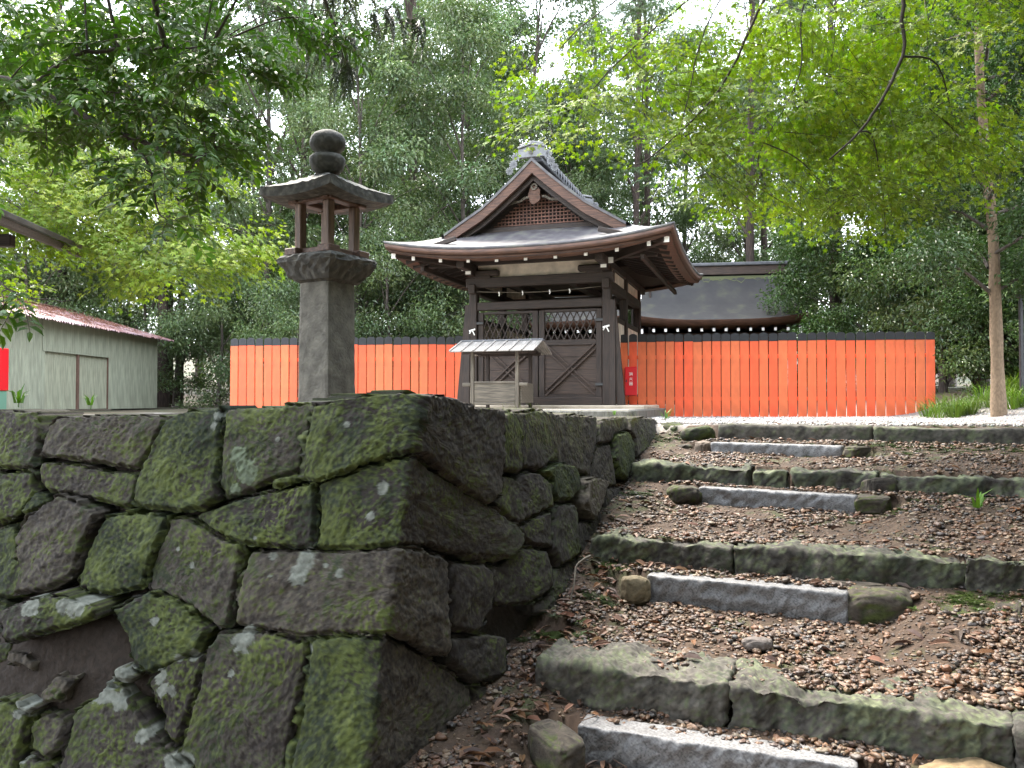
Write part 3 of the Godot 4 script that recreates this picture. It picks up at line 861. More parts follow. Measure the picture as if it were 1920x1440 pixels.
# a near tree whose leaf masses are given one by one: [x, y, d, r, n]
func near_tree(called: String, label: String, base: Vector3, stem: Array, girth: float, puffs: Array, meshes: Array, bark: Material, m: Material, droop: float, boughs: Array) -> Node3D:
	var t := thing(called, label, "tree", base)
	var st := tool()
	var path := []
	for p: Vector3 in stem: path.append(p - base)
	path = smooth_path(path, 4)
	var rad := []
	for i in path.size(): rad.append(girth * (1.0 - 0.75 * i / path.size()))
	tube(st, path, rad, 10, 0.2)
	put("trunk", done(st), bark, t)
	var lt := tool()
	var joints := path.duplicate()
	for b in boughs:
		var bp := []
		for i in b[1].size(): bp.append(b[1][i] - base)
		bp = smooth_path(bp, 6)
		var br := []
		for i in bp.size():
			br.append(b[0] * (1.0 - 0.8 * i / bp.size()))
			if i > 0: bp[i] += Vector3(1, 1, 1) * 0.02 * mid.get_noise_1d(i * 17.0 + b[0] * 900.0)
		tube(lt, bp, br, 6)
		joints.append_array(bp)
	var sets := []
	for k in meshes.size(): sets.append([[], []])
	for p in puffs:
		var c := P(p[0], p[1], p[2]) - base
		var from: Vector3 = joints[0]
		for q: Vector3 in joints:
			if q.distance_to(c) < from.distance_to(c): from = q
		var bend := from.lerp(c, 0.5) + Vector3(0, 0.14 * from.distance_to(c), 0) + rand_dir() * 0.06
		var r0 := 0.004 + 0.004 * from.distance_to(c)
		tube(lt, smooth_path([from, bend, c, c + (c - bend) * 0.5 - Vector3(0, p[3] * 0.5, 0)], 4), range(13).map(func(i): return r0 * (1.0 - i / 14.0)), 5)
		for k in 3: tube(lt, smooth_path([c + rand_dir() * p[3] * 0.2, c + rand_dir() * p[3] * 0.5, c + rand_dir() * p[3] * 0.9 - Vector3(0, p[3] * 0.3, 0)], 3), range(7).map(func(i): return 0.0035 * (1.0 - i / 9.0)), 4)
		for i in int(p[4]):
			var d := rand_dir()
			var at: Vector3 = c + d * p[3] * pow(rng.randf(), 0.45) * Vector3(1, 0.62, 1)
			var out: Vector3 = (at - c) * Vector3(1, 0, 1) + (c - from).normalized() * p[3] * 0.6 + rand_dir() * p[3] * 0.35
			var yaw := atan2(-out.z, out.x)
			var b := Basis(Vector3.UP, yaw) * Basis(Vector3.BACK, -droop + rng.randf_range(-0.35, 0.35)) * Basis(Vector3.RIGHT, rng.randf_range(-0.5, 0.5))
			var s: Array = sets[i % meshes.size()]
			s[0].append(Transform3D(b.scaled(Vector3.ONE * rng.randf_range(0.75, 1.2)), at))
			s[1].append(tint(0.22))
	put("limbs", done(lt), M.twig, t)
	for k in meshes.size(): crown("crown", meshes[k], m, sets[k][0], sets[k][1], t).set_meta("kind", "stuff")
	return t

# ---------------------------------------------------------------- things
func build_ground() -> void:
	var xs := []
	var ds := []
	var x := -70.0
	while x < 70.0:
		xs.append(x)
		x += 0.05 if x > -0.75 and x < 4.2 else 0.15 if x > -4.0 and x < 6.0 else 0.5 if absf(x) < 14.0 else 2.5
	var d := -12.0
	while d < 110.0:
		ds.append(d)
		d += 0.05 if d > 2.2 and d < 7.4 else 0.15 if d > 0.5 and d < 10.0 else 0.5 if d > -2.0 and d < 24.0 else 2.5
	var verts := PackedVector3Array()
	var cols := PackedColorArray()
	var idx := PackedInt32Array()
	for dd: float in ds:
		for xx: float in xs:
			verts.append(P(xx, land(xx, dd), dd))
			var n := big.get_noise_2d(xx * 1.5, dd * 1.5)
			var n2 := mid.get_noise_2d(xx * 3.0, dd * 3.0)
			var c := Color(0.050, 0.031, 0.019).lerp(Color(0.120, 0.078, 0.050), clampf(0.5 + n2, 0.0, 1.0))
			if n * 0.8 + n2 * 0.7 > 0.34: c = c.lerp(Color(0.055, 0.075, 0.02), 0.7)
			if dd > 7.3 and dd < 18.0 and absf(xx) < 7.6: c = Color(0.33, 0.30, 0.27) * (1.0 + 0.25 * n2)
			elif dd > 7.3: c = Color(0.10, 0.065, 0.045).lerp(Color(0.05, 0.065, 0.02), clampf(0.5 + n * 1.3, 0.0, 1.0))
			cols.append(c)
	var w := xs.size()
	for j in ds.size() - 1:
		for i in w - 1:
			var a := j * w + i
			idx.append_array([a, a + w, a + w + 1, a, a + w + 1, a + 1])
	var arr := []
	arr.resize(Mesh.ARRAY_MAX)
	arr[Mesh.ARRAY_VERTEX] = verts
	arr[Mesh.ARRAY_COLOR] = cols
	arr[Mesh.ARRAY_INDEX] = idx
	var am := ArrayMesh.new()
	am.add_surface_from_arrays(Mesh.PRIMITIVE_TRIANGLES, arr)
	var st := SurfaceTool.new()
	st.create_from(am, 0)
	st.generate_normals()
	put("ground", st.commit(), M.soil, self, Transform3D(), "structure")

func build_wall() -> void:
	var t := thing("stone_retaining_wall", "mossy dry stone retaining wall of large fitted boulders turning a corner beside the steps", "wall", Vector3.ZERO)
	for i in WALL_STONES.size(): wall_stone(WALL_STONES[i], i * 1.37 + 2.0, t, M.stone)
	# earth behind the joints
	var st := tool()
	st.set_smooth_group(0)
	var w := func(a: float, f: float) -> Vector3:
		var top := -0.10 if a <= 0.0 else along(TOPS, a / WALL_LEN).z - 0.08
		var y := lerpf(-1.6, top, f)
		var n := wall_normal(a, y)
		var bank := 0.0
		var da := (a + 1.38) / 0.50
		var db := (y + 1.02) / 0.24
		if da * da + db * db < 1.0: bank = 0.060 * sqrt(1.0 - da * da - db * db)
		return wall_raw(a, y) + n * (-0.10 + bank * 1.75 + 0.015 * mid.get_noise_2d(a * 6.0, y * 6.0))
	for i in 200:
		for j in 50:
			var a0 := -3.5 + 8.2 * i / 200.0
			var a1 := -3.5 + 8.2 * (i + 1) / 200.0
			st.set_color(Color(0.042, 0.030, 0.021))
			quad(st, w.call(a0, j / 50.0), w.call(a1, j / 50.0), w.call(a1, (j + 1) / 50.0), w.call(a0, (j + 1) / 50.0))
	put("earth", done(st), M.soil, t)

func build_steps() -> void:
	var g := "rough stones of the steps"
	var rows := [   # x0 d0 x1 d1 y, depth, height, moss, tone, label
		[0.10, 3.388, 0.815, 3.085, -1.076, 0.34, 0.26, 0.32, 0.9, "grey-green rough step stone with a hump, meeting the wall above the lowest granite kerb"],
		[0.826, 3.080, 1.684, 2.716, -1.078, 0.30, 0.30, 0.42, 0.75, "long grey-green step stone above the lowest granite kerb, sandy boulder at its foot"],
		[1.695, 2.712, 2.25, 2.477, -1.08, 0.36, 0.30, 0.45, 0.7, "green-grey step stone ending the lowest rough row away from the wall"],
		[0.44, 4.58, 1.159, 4.263, -0.762, 0.30, 0.26, 0.4, 0.7, "low mossy step stone meeting the wall in the second rough row from below"],
		[1.171, 4.258, 2.164, 3.816, -0.757, 0.28, 0.30, 0.45, 0.65, "longest mossy step stone, middle of the second rough row from below"],
		[2.140, 3.826, 2.95, 3.465, -0.735, 0.36, 0.30, 0.45, 0.65, "thick mossy step stone ending the second rough row away from the wall"],
		[0.90, 6.05, 1.663, 5.654, -0.462, 0.32, 0.26, 0.5, 0.5, "dark mossy step stone meeting the wall in the third rough row from below"],
		[1.682, 5.644, 1.894, 5.531, -0.476, 0.25, 0.24, 0.6, 0.45, "short mossy filler stone within the third rough row from below"],
		[1.909, 5.523, 2.388, 5.268, -0.462, 0.30, 0.24, 0.42, 0.55, "slab-topped step stone with ragged underside in the third rough row from below"],
		[2.411, 5.256, 3.8, 4.52, -0.475, 0.55, 0.32, 0.4, 0.65, "very long broad mossy step stone in the third rough row from below"],
		[1.808, 7.077, 2.936, 6.575, -0.205, 0.30, 0.22, 0.18, 0.75, "straight squared stone of the topmost step, beside two round boulders"],
		[2.951, 6.568, 4.8, 5.745, -0.212, 0.34, 0.26, 0.3, 0.7, "long straight stone of the topmost step with moss at its foot"]]
	for i in rows.size():
		var r: Array = rows[i]
		var near: float = (r[1] + r[3]) * 0.5
		var o := put("step_stone", rough_block(P(r[0], r[4], r[1]), P(r[2], r[4], r[3]), r[5], r[6], 0.014, 0.034 if i < 10 else 0.014, 0.0038 * near, i * 3.1 + 20.0, r[7] + 0.04, r[8], M.stone), M.stone, self)
		tag(o, r[9], "step stone", g)
	var said := ["pale granite kerb of the lowest step, between a wedge stone and a sandy boulder", "pale granite kerb with rough split face below the second rough row", "pale granite kerb below the third rough row of step stones", "pale granite kerb just under the topmost step"]
	for i in 4:
		var k: Array = KERBS[i]
		var o := put("granite_kerb", rough_block(P(k[0], k[4], k[1]), P(k[2], k[4], k[3]), 0.13, 0.24, 0.010, 0.012, 0.0030 * k[1], i * 7.7, 0.0, 1.0, M.kerb, true), M.kerb, self)
		tag(o, said[i], "kerb", "granite kerbs of the steps")
	var none := Color(0, 0, 0, 0)
	var lumps := [   # x y d half sizes turn angular moss tone tint label
		[0.165, -1.30, 3.00, 0.075, 0.085, 0.13, 0.5, 0.9, 0.3, 0.9, none, "grey-green wedge stone at the wall end of the lowest granite kerb"],
		[1.50, -1.31, 2.70, 0.17, 0.10, 0.12, 0.3, 0.25, 0.0, 1.0, Color(0.27, 0.19, 0.10, 1), "smooth sandy brown boulder at the end of the lowest granite kerb"],
		[0.64, -0.985, 4.22, 0.07, 0.075, 0.07, 0.2, 0.5, 0.2, 0.9, Color(0.20, 0.16, 0.095, 1), "small ochre stone at the wall end of the second granite kerb"],
		[1.745, -0.995, 3.85, 0.165, 0.10, 0.09, -0.3, 0.45, 0.3, 0.85, none, "rounded grey boulder closing the second granite kerb away from the wall"],
		[1.68, -0.93, 3.98, 0.16, 0.04, 0.07, -0.2, 0.6, 0.1, 0.7, none, "flat stone tucked behind the rounded grey boulder"],
		[1.21, -0.665, 5.68, 0.115, 0.075, 0.09, 0.1, 0.35, 0.4, 0.8, none, "rounded mossy stone at the wall end of the third granite kerb"],
		[2.28, -0.655, 5.12, 0.105, 0.06, 0.08, -0.4, 0.7, 0.3, 0.9, none, "angular pale stone closing the third granite kerb away from the wall"],
		[2.40, -0.60, 5.26, 0.11, 0.10, 0.06, 0.1, 0.9, 0.2, 0.5, none, "dark wedge stone between two stones of the third rough row"],
		[1.60, -0.41, 6.76, 0.055, 0.075, 0.06, 0.5, 0.8, 0.05, 0.95, Color(0.23, 0.18, 0.14, 1), "squared brownish stone at the wall end of the top granite kerb"],
		[2.63, -0.39, 6.11, 0.13, 0.05, 0.06, 0.5, 0.7, 0.2, 0.9, none, "low pale stone closing the top granite kerb away from the wall"],
		[1.62, -0.30, 7.02, 0.145, 0.085, 0.10, 0.2, 0.2, 0.6, 0.6, none, "round mossy boulder beside the topmost step"],
		[1.50, -0.29, 7.45, 0.13, 0.09, 0.12, 0.7, 0.3, 0.6, 0.5, none, "round dark boulder at the end of the stair-side wall"],
		[1.46, -0.42, 6.85, 0.08, 0.05, 0.07, 0.7, 0.5, 0.1, 0.6, none, "small brown stone below the two round boulders"],
		[1.06, -1.045, 3.49, 0.068, 0.032, 0.045, -0.2, 0.1, 0.0, 0.9, Color(0.17, 0.145, 0.13, 1), "large smooth oval cobble lying in the gravel"],
		[2.03, -1.01, 3.66, 0.10, 0.07, 0.07, 0.4, 0.8, 0.55, 0.75, none, "mossy pointed stone below the thick step stone"],
		[2.24, -0.98, 3.66, 0.09, 0.06, 0.06, 0.9, 0.8, 0.3, 0.6, none, "dark angular stone below the thick step stone"],
		[2.55, -0.72, 4.86, 0.14, 0.09, 0.05, -0.4, 0.8, 0.6, 0.4, none, "mossy slanted stone leaning on the very long step stone"]]
	for i in lumps.size():
		var b: Array = lumps[i]
		tag(put("boulder", boulder(P(b[0], b[1], b[2]), Vector3(b[3], b[4], b[5]), b[6], b[7], i * 2.3 + 1.0, b[8], b[9], b[10]), M.stone, self), b[11], "stone", "loose stones on the steps")

func build_gravel() -> void:
	var hues := [Color(0.165, 0.088, 0.048), Color(0.21, 0.125, 0.070), Color(0.115, 0.080, 0.060), Color(0.07, 0.058, 0.052), Color(0.25, 0.175, 0.115), Color(0.15, 0.074, 0.036), Color(0.085, 0.055, 0.038)]
	for v in 3:
		var st := tool()
		st.set_smooth_group(0)
		var nu := 9
		var nv := 6
		for i in nu:
			for j in nv:
				var p := func(ii: int, jj: int) -> Vector3:
					var u: float = TAU * (ii % nu) / nu
					var w: float = PI * (float(jj) / nv - 0.5)
					var n := Vector3(cos(w) * cos(u), sin(w), -cos(w) * sin(u))
					return n * Vector3(1.0, 0.62, 0.78) * (1.0 + 0.7 * big.get_noise_3dv(n * 0.9 + Vector3(v * 9.0, 0, 0)))
				quad(st, p.call(i, j), p.call(i + 1, j), p.call(i + 1, j + 1), p.call(i, j + 1))
		var mesh := done(st)
		var xf := []
		var tints := []
		var n := 0
		while n < 31000:
			n += 1
			var d := 2.25 + 6.5 * pow(rng.randf(), 1.35)
			var x := rng.randf_range(-0.5, 0.78 * d + 0.9)
			var wall := -0.10 + 0.37 * (d - 3.26) - 0.15
			if d < 7.5 and x < wall: continue
			var patch := big.get_noise_2d(x * 1.4 + 7.0, d * 1.4) + 0.5 * mid.get_noise_2d(x * 2.0, d * 2.0)
			var r := 0.0045 + 0.0125 * pow(rng.randf(), 1.7) + (0.008 if rng.randf() < 0.06 else 0.0)
			if patch < -0.12:
				if rng.randf() < 0.55: continue
				r *= 0.6
			if past(ROWS[3], x, d) > 0.05: continue
			var y := land(x, d)
			var b := Basis(Vector3.UP, rng.randf() * TAU) * Basis(Vector3.RIGHT, rng.randf_range(-0.4, 0.4))
			xf.append(Transform3D(b.scaled_local(Vector3(rng.randf_range(0.8, 1.35), rng.randf_range(0.6, 1.1), rng.randf_range(0.75, 1.1)) * r), P(x, y + r * 0.2 + (rng.randf() * 0.012 if patch > 0.1 else 0.0), d)))
			var c: Color = hues[rng.randi() % hues.size()]
			tints.append(vary(c, 0.3))
		var o := instances(numbered("gravel"), mesh, M.pebble, xf, tints, self)
		tag(o, ["brown and grey round pebbles strewn over the stair treads", "mixed river pebbles lying between the step stones", "small rounded gravel spread on the steps"][v], "gravel", "", "stuff")

func build_plaza_gravel() -> void:
	# whitish crushed gravel of the court, seen edge-on beyond the top step
	var st := tool()
	st.set_smooth_group(-1)
	for i in 6:
		for j in 4:
			var p := func(ii: int, jj: int) -> Vector3:
				var u: float = TAU * (ii % 6) / 6.0
				var w: float = PI * (jj / 4.0 - 0.5)
				var n := Vector3(cos(w) * cos(u), sin(w), -cos(w) * sin(u))
				return n * Vector3(1.0, 0.7, 0.8) * (1.0 + 0.5 * big.get_noise_3dv(n * 0.8))
			quad(st, p.call(i, j), p.call(i + 1, j), p.call(i + 1, j + 1), p.call(i, j + 1))
	var mesh := done(st)
	var xf := []
	var tints := []
	for i in 14000:
		var d := 5.6 + 9.0 * rng.randf()
		var x := rng.randf_range(1.0, 0.66 * d + 0.3)
		if past(ROWS[3], x, d) < 0.28: continue
		var r := rng.randf_range(0.010, 0.022)
		xf.append(Transform3D(Basis(Vector3.UP, rng.randf() * TAU).scaled(Vector3.ONE * r), P(x, land(x, d) + r * 0.3, d)))
		tints.append(vary([Color(0.42, 0.39, 0.36), Color(0.34, 0.30, 0.27), Color(0.50, 0.48, 0.46)][rng.randi() % 3], 0.25))
	tag(instances(numbered("court_gravel"), mesh, M.pebble, xf, tints, self), "whitish crushed gravel of the court between the top step and the fence", "gravel", "", "stuff")

func build_lantern() -> void:
	var t := thing("stone_lantern", "weathered stone lantern with ball finial and new wooden fire chamber, standing on the wall corner", "lantern", P(-1.15, -0.16, 5.0), deg_to_rad(60.0))
	# square shaft, slightly swelling
	var st := tool()
	var block := func(st: SurfaceTool, w0: float, w1: float, y0: float, y1: float, n: int, amp: float, sd: float) -> void:
		st.set_smooth_group(-1)
		var ring := func(y: float, w: float) -> Array:
			var out := []
			for k in 48:
				var f := k / 12.0
				var s := int(f)
				var q := f - s
				var c := [Vector2(-1, 1), Vector2(1, 1), Vector2(1, -1), Vector2(-1, -1)]
				var p: Vector2 = (c[s] as Vector2).lerp(c[(s + 1) % 4], q)
				var l := p.length()
				p *= minf(1.0, 1.37 / l)
				var v := Vector3(p.x * w, y, p.y * w)
				out.append(v * Vector3(1 + amp * mid.get_noise_3dv(v * 4.0 + Vector3(sd, 0, 0)), 1, 1 + amp * mid.get_noise_3dv(v * 4.0 + Vector3(0, sd, 0))))
			return out
		for i in n:
			var f0 := float(i) / n
			var f1 := float(i + 1) / n
			var a: Array = ring.call(lerpf(y0, y1, f0), lerpf(w0, w1, f0))
			var b: Array = ring.call(lerpf(y0, y1, f1), lerpf(w0, w1, f1))
			for k in 48: quad(st, a[k], a[(k + 1) % 48], b[(k + 1) % 48], b[k])
	block.call(st, 0.128, 0.120, -0.1, 0.885, 24, 0.03, 1.0)
	block.call(st, 0.120, 0.105, 0.885, 0.90, 1, 0.03, 1.0)
	put("shaft", done(st), M.lantern, t)
	st = tool()
	for q in [[0.118, 0.150, 0.885, 0.90], [0.150, 0.222, 0.90, 1.005], [0.222, 0.224, 1.005, 1.03], [0.224, 0.208, 1.03, 1.05], [0.208, 0.10, 1.05, 1.052]]:
		block.call(st, q[0], q[1], q[2], q[3], 4, 0.10, 7.0)
	put("platform", done(st), M.lantern_old, t)
	# fire chamber of new wood
	for sx: float in [-1, 1]:
		for sz: float in [-1, 1]:
			put("chamber_post", cbox(Vector3(sx * 0.115, 1.225, sz * 0.115), Vector3(0.054, 0.30, 0.054)), M.cedar_y, t)
			put("foot_block", cbox(Vector3(sx * 0.135, 1.075, sz * 0.135), Vector3(0.10, 0.046, 0.10)), M.cedar_x, t)
	for sx: float in [-1, 1]:
		put("sill_rail", cbox(Vector3(sx * 0.115, 1.078, 0), Vector3(0.045, 0.038, 0.17)), M.cedar_x, t)
		put("sill_rail", cbox(Vector3(0, 1.077, sx * 0.115), Vector3(0.17, 0.038, 0.045)), M.cedar_x, t)
		put("head_rail", cbox(Vector3(sx * 0.128, 1.392, 0), Vector3(0.07, 0.04, 0.36)), M.cedar_x, t)
		put("head_rail", cbox(Vector3(0, 1.398, sx * 0.128), Vector3(0.36, 0.044, 0.07)), M.cedar_x, t)
	# hipped stone roof with upturned corners
	st = tool()
	st.set_smooth_group(0)
	var n := 24
	var top := func(u: float, v: float) -> Vector3:
		var e := maxf(absf(u), absf(v))
		var y := 1.60 - 0.150 * pow(e, 0.93) + 0.022 * pow(absf(u * v), 2.0)
		var c := Vector3(u * 0.29, y, v * 0.29)
		return c + Vector3(0, 0.008 * mid.get_noise_3dv(c * 5.0) + 0.005 * fine.get_noise_3dv(c * 4.0), 0)
	var under := func(u: float, v: float) -> Vector3:
		var e := maxf(absf(u), absf(v))
		return Vector3(u * 0.288, 1.388 + 0.03 * smoothstep(0.8, 0.2, e) - 0.012 * smoothstep(0.9, 0.5, e) + 0.03 * pow(absf(u * v), 2.0), v * 0.288)
	for i in n:
		for j in n:
			var u0 := -1.0 + 2.0 * i / n
			var u1 := -1.0 + 2.0 * (i + 1) / n
			var v0 := -1.0 + 2.0 * j / n
			var v1 := -1.0 + 2.0 * (j + 1) / n
			quad(st, top.call(u0, v1), top.call(u1, v1), top.call(u1, v0), top.call(u0, v0))
			quad(st, under.call(u0, v0), under.call(u1, v0), under.call(u1, v1), under.call(u0, v1))
		var a0 := -1.0 + 2.0 * i / n
		var a1 := -1.0 + 2.0 * (i + 1) / n
		st.set_smooth_group(1)
		quad(st, under.call(a0, 1.0), under.call(a1, 1.0), top.call(a1, 1.0), top.call(a0, 1.0))
		quad(st, under.call(a1, -1.0), under.call(a0, -1.0), top.call(a0, -1.0), top.call(a1, -1.0))
		quad(st, under.call(1.0, a1), under.call(1.0, a0), top.call(1.0, a0), top.call(1.0, a1))
		quad(st, under.call(-1.0, a0), under.call(-1.0, a1), top.call(-1.0, a1), top.call(-1.0, a0))
		st.set_smooth_group(0)
	put("roof", done(st), M.lantern_old, t)
	st = tool()
	lathe(st, [[0.0, 1.57], [0.075, 1.58], [0.098, 1.605], [0.112, 1.65], [0.110, 1.675], [0.096, 1.688], [0.066, 1.690], [0.052, 1.702], [0.080, 1.716], [0.103, 1.742], [0.109, 1.770], [0.103, 1.800], [0.086, 1.824], [0.056, 1.841], [0.026, 1.850], [0.0, 1.853]], 36, 0.09)
	put("finial", done(st), M.lantern_old, t)

func build_fences() -> void:
	var meshes := []
	var caps := []
	for v in 3:   # board whose head is cut to a shallow point
		var st := tool()
		var w := 0.1545
		box(st, Transform3D(Basis(), Vector3(0, 0.70, 0)), Vector3(w, 1.40, 0.022), 0.004)
		meshes.append(done(st))
		st = tool()
		flat(st)
		var prof := PackedVector2Array()
		for k in 9:
			var f := -1.0 + 2.0 * k / 8.0
			prof.append(Vector2(f * w * 0.5, 1.545 + 0.004 * v - 0.032 * pow(absf(f), 1.6 + 0.3 * v)))
		var z := 0.0125
		for k in 8:
			var a := prof[k]
			var b := prof[k + 1]
			quad(st, Vector3(a.x, 1.40, z), Vector3(b.x, 1.40, z), Vector3(b.x, b.y, z), Vector3(a.x, a.y, z))
			quad(st, Vector3(b.x, 1.40, -z), Vector3(a.x, 1.40, -z), Vector3(a.x, a.y, -z), Vector3(b.x, b.y, -z))
			quad(st, Vector3(a.x, a.y, z), Vector3(b.x, b.y, z), Vector3(b.x, b.y, -z), Vector3(a.x, a.y, -z))
		quad(st, Vector3(w * 0.5, 1.40, z), Vector3(w * 0.5, 1.40, -z), Vector3(w * 0.5, prof[8].y, -z), Vector3(w * 0.5, prof[8].y, z))
		quad(st, Vector3(-w * 0.5, 1.40, -z), Vector3(-w * 0.5, 1.40, z), Vector3(-w * 0.5, prof[0].y, z), Vector3(-w * 0.5, prof[0].y, -z))
		caps.append(done(st))
	var runs := [[2.0, 15.0, 7.50, 14.25, -0.305, "vermilion board fence with black tops running from the gate past the red cabinet"], [-5.52, 15.75, -0.92, 15.3, -0.315, "vermilion board fence with black tops behind the stone lantern"]]
	for r in runs:
		var a := P(r[0], r[4], r[1])
		var b := P(r[2], r[4], r[3])
		var x := (b - a).normalized()
		var t := thing("board_fence", r[5], "fence", a, atan2(-x.z, x.x), "vermilion fences either side of the gate")
		var length := a.distance_to(b)
		var n := int(length / 0.1655)
		for i in n:
			var v := rng.randi() % 3
			var at := Transform3D(Basis(Vector3.BACK, rng.randf_range(-0.0035, 0.0035)).scaled_local(Vector3(rng.randf_range(0.955, 1.03), 1, 1)), Vector3((i + 0.5) * length / n, rng.randf_range(-0.008, 0.008), rng.randf_range(-0.004, 0.004)))
			var o := put("board", meshes[v], M.vermilion[rng.randi() % 4], t, at)
			put("black_top", caps[v], M.black, o)
		for y: float in [0.35, 1.12]:
			put("rail", cbox(Vector3(length * 0.5, y, -0.045), Vector3(length, 0.07, 0.045)), M.vermilion[0], t)
		for k in int(length / 1.8) + 1:
			put("post", cbox(Vector3(minf(0.06 + k * 1.8, length - 0.06), 0.62, -0.11), Vector3(0.08, 1.6, 0.08)), M.dark_y, t)

# roof height above the gate's platform, e metres in from the eave
const RISE := [[0.0, 2.66], [0.45, 2.84], [0.9, 3.07], [1.14, 3.22], [1.56, 3.47], [1.86, 3.71], [2.2, 4.0], [2.5, 4.28], [9.0, 4.28]]
func rise(e: float) -> float:
	for i in range(1, RISE.size()):
		if e <= RISE[i][0]:
			var k: float = (e - RISE[i - 1][0]) / (RISE[i][0] - RISE[i - 1][0])
			return lerpf(RISE[i - 1][1], RISE[i][1], k)
	return 4.28
func hip(x: float, z: float) -> float:   # the gate's eaves: 2.5 m either side of the middle, from z 1.1 back to -4.3
	var e := minf(2.5 - absf(x), minf(1.1 - z, z + 4.3))
	var lift := 0.21 * pow(absf(x) / 2.5, 2.6) * pow(absf(z + 1.6) / 2.7, 2.6)
	return rise(maxf(e, 0.0)) + lift

func build_gate() -> void:
	var t := thing("shrine_gate", "dark timber shrine gate with curved bark roof, front gable and latticed double doors", "gate", P(0.48, -0.07, 14.3), deg_to_rad(-18.0))
	# stone platform
	put("platform", cbox(Vector3(0.1, -0.2, -1.65), Vector3(3.7, 0.4, 4.3), 0.02), M.platform, t)
	put("apron", cbox(Vector3(0.1, -0.25, 1.27), Vector3(3.72, 0.39, 1.54), 0.015), M.platform, t)
	for i in 5: put("edge_stone", cbox(Vector3(-1.42 + 0.76 * i, -0.165 - 0.004 * (i % 2), 2.12 + 0.008 * (i % 3)), Vector3(0.75, 0.20, 0.16), 0.02), M.lantern, t)
	for i in 4: put("edge_stone", cbox(Vector3(2.0, -0.155 - 0.004 * (i % 2), 1.6 - 0.92 * i), Vector3(0.14, 0.20, 0.91), 0.02), M.lantern, t)
	# posts and splayed braces
	for x: float in [-1.23, 1.23]:
		for z: float in [0.0, -1.6, -3.2]:
			put("post", cbox(Vector3(x, 1.25, z), Vector3(0.15, 2.50, 0.15), 0.015), M.dark_y, t)
		var s := signf(x)
		put("brace", barm(Vector3(x + s * 0.25, 0.0, 0.03), Vector3(x + s * 0.08, 1.82, 0.03), 0.14, 0.06, Vector3.BACK), M.dark_y, t)
		put("brace", barm(Vector3(x + s * 0.11, 0.0, 0.08), Vector3(x + s * 0.10, 1.82, 0.04), 0.10, 0.06, Vector3.BACK), M.dark_y, t)
		# bracket, its white-painted end and arms
		put("bracket", cbox(Vector3(x, 2.40, 0.10), Vector3(0.13, 0.15, 0.42), 0.01), M.dark_z, t)
		var e := put("white_end", cbox(Vector3(x, 2.405, 0.315), Vector3(0.10, 0.13, 0.012), 0.003), M.white, t)
		put("white_end", cbox(Vector3(x + s * 0.11, 2.47, 0.24), Vector3(0.09, 0.10, 0.012), 0.003), M.white, t)
		put("bracket_arm", cbox(Vector3(x - s * 0.27, 2.385, 0.07), Vector3(0.46, 0.11, 0.12), 0.03), M.dark_x, t)
		put("bracket_arm", cbox(Vector3(x - s * 0.20, 2.32, 0.07), Vector3(0.30, 0.06, 0.10), 0.02), M.dark_x, t)
		# side walls
		put("side_beam", cbox(Vector3(x, 2.10, -1.6), Vector3(0.13, 0.17, 3.5), 0.01), M.dark_z, t)
		put("side_beam", cbox(Vector3(x, 2.46, -1.6), Vector3(0.14, 0.13, 4.6), 0.01), M.dark_z, t)
		for z: float in [-0.8, -2.4]:
			put("plaster_panel", cbox(Vector3(x, 2.29, z), Vector3(0.05, 0.20, 1.44), 0.002), M.plaster, t)
			put("plaster_panel", cbox(Vector3(x, 0.86, z), Vector3(0.05, 1.30, 1.44), 0.002), M.plaster, t)
			put("rail", cbox(Vector3(x, 1.55, z), Vector3(0.09, 0.09, 1.44), 0.01), M.dark_z, t)
			put("rail", cbox(Vector3(x, 0.12, z), Vector3(0.10, 0.16, 1.44), 0.01), M.dark_z, t)
	# front: plate, plaster band, lintels, sill
	put("eave_plate", cbox(Vector3(0, 2.60, 0.02), Vector3(4.2, 0.13, 0.14), 0.01), M.dark_x, t)
	put("plaster_panel", cbox(Vector3(0, 2.42, -0.02), Vector3(2.31, 0.26, 0.05), 0.002), M.plaster, t)
	put("lintel", cbox(Vector3(0, 2.215, 0.03), Vector3(2.72, 0.18, 0.12), 0.01), M.dark_x, t)
	put("lintel", cbox(Vector3(0, 1.785, 0.0), Vector3(2.31, 0.15, 0.12), 0.01), M.dark_x, t)
	put("sill", cbox(Vector3(0, 0.07, 0.0), Vector3(2.31, 0.14, 0.13), 0.01), M.dark_x, t)
	put("crossbeam", cbox(Vector3(0, 2.02, -1.6), Vector3(2.31, 0.16, 0.13), 0.01), M.dark_x, t)
	put("crossbeam", cbox(Vector3(0, 2.10, -3.2), Vector3(2.31, 0.17, 0.13), 0.01), M.dark_x, t)
	for x: float in [-0.55, 0.55]: put("tie_beam", cbox(Vector3(x, 2.22, -1.6), Vector3(0.14, 0.14, 3.0), 0.01), M.dark_z, t)
	# straw rope with paper streamers across the opening
	var st := tool()
	var rope := []
	for i in 13: rope.append(Vector3(-1.14 + 2.28 * i / 12.0, 2.05 - 0.05 * sin(PI * i / 12.0), 0.10))
	tube(st, rope, rope.map(func(_q): return 0.007), 6)
	put("straw_rope", done(st), M.pale_x, t)
	for x: float in [-0.72, -0.28, 0.22, 0.58]:
		st = tool()
		bar(st, Vector3(x, 2.03, 0.105), Vector3(x + 0.012, 1.985, 0.11), 0.022, 0.003, Vector3.BACK)
		bar(st, Vector3(x + 0.018, 1.99, 0.115), Vector3(x + 0.008, 1.95, 0.12), 0.018, 0.003, Vector3.BACK)
		put("paper_streamer", done(st), M.white, t)
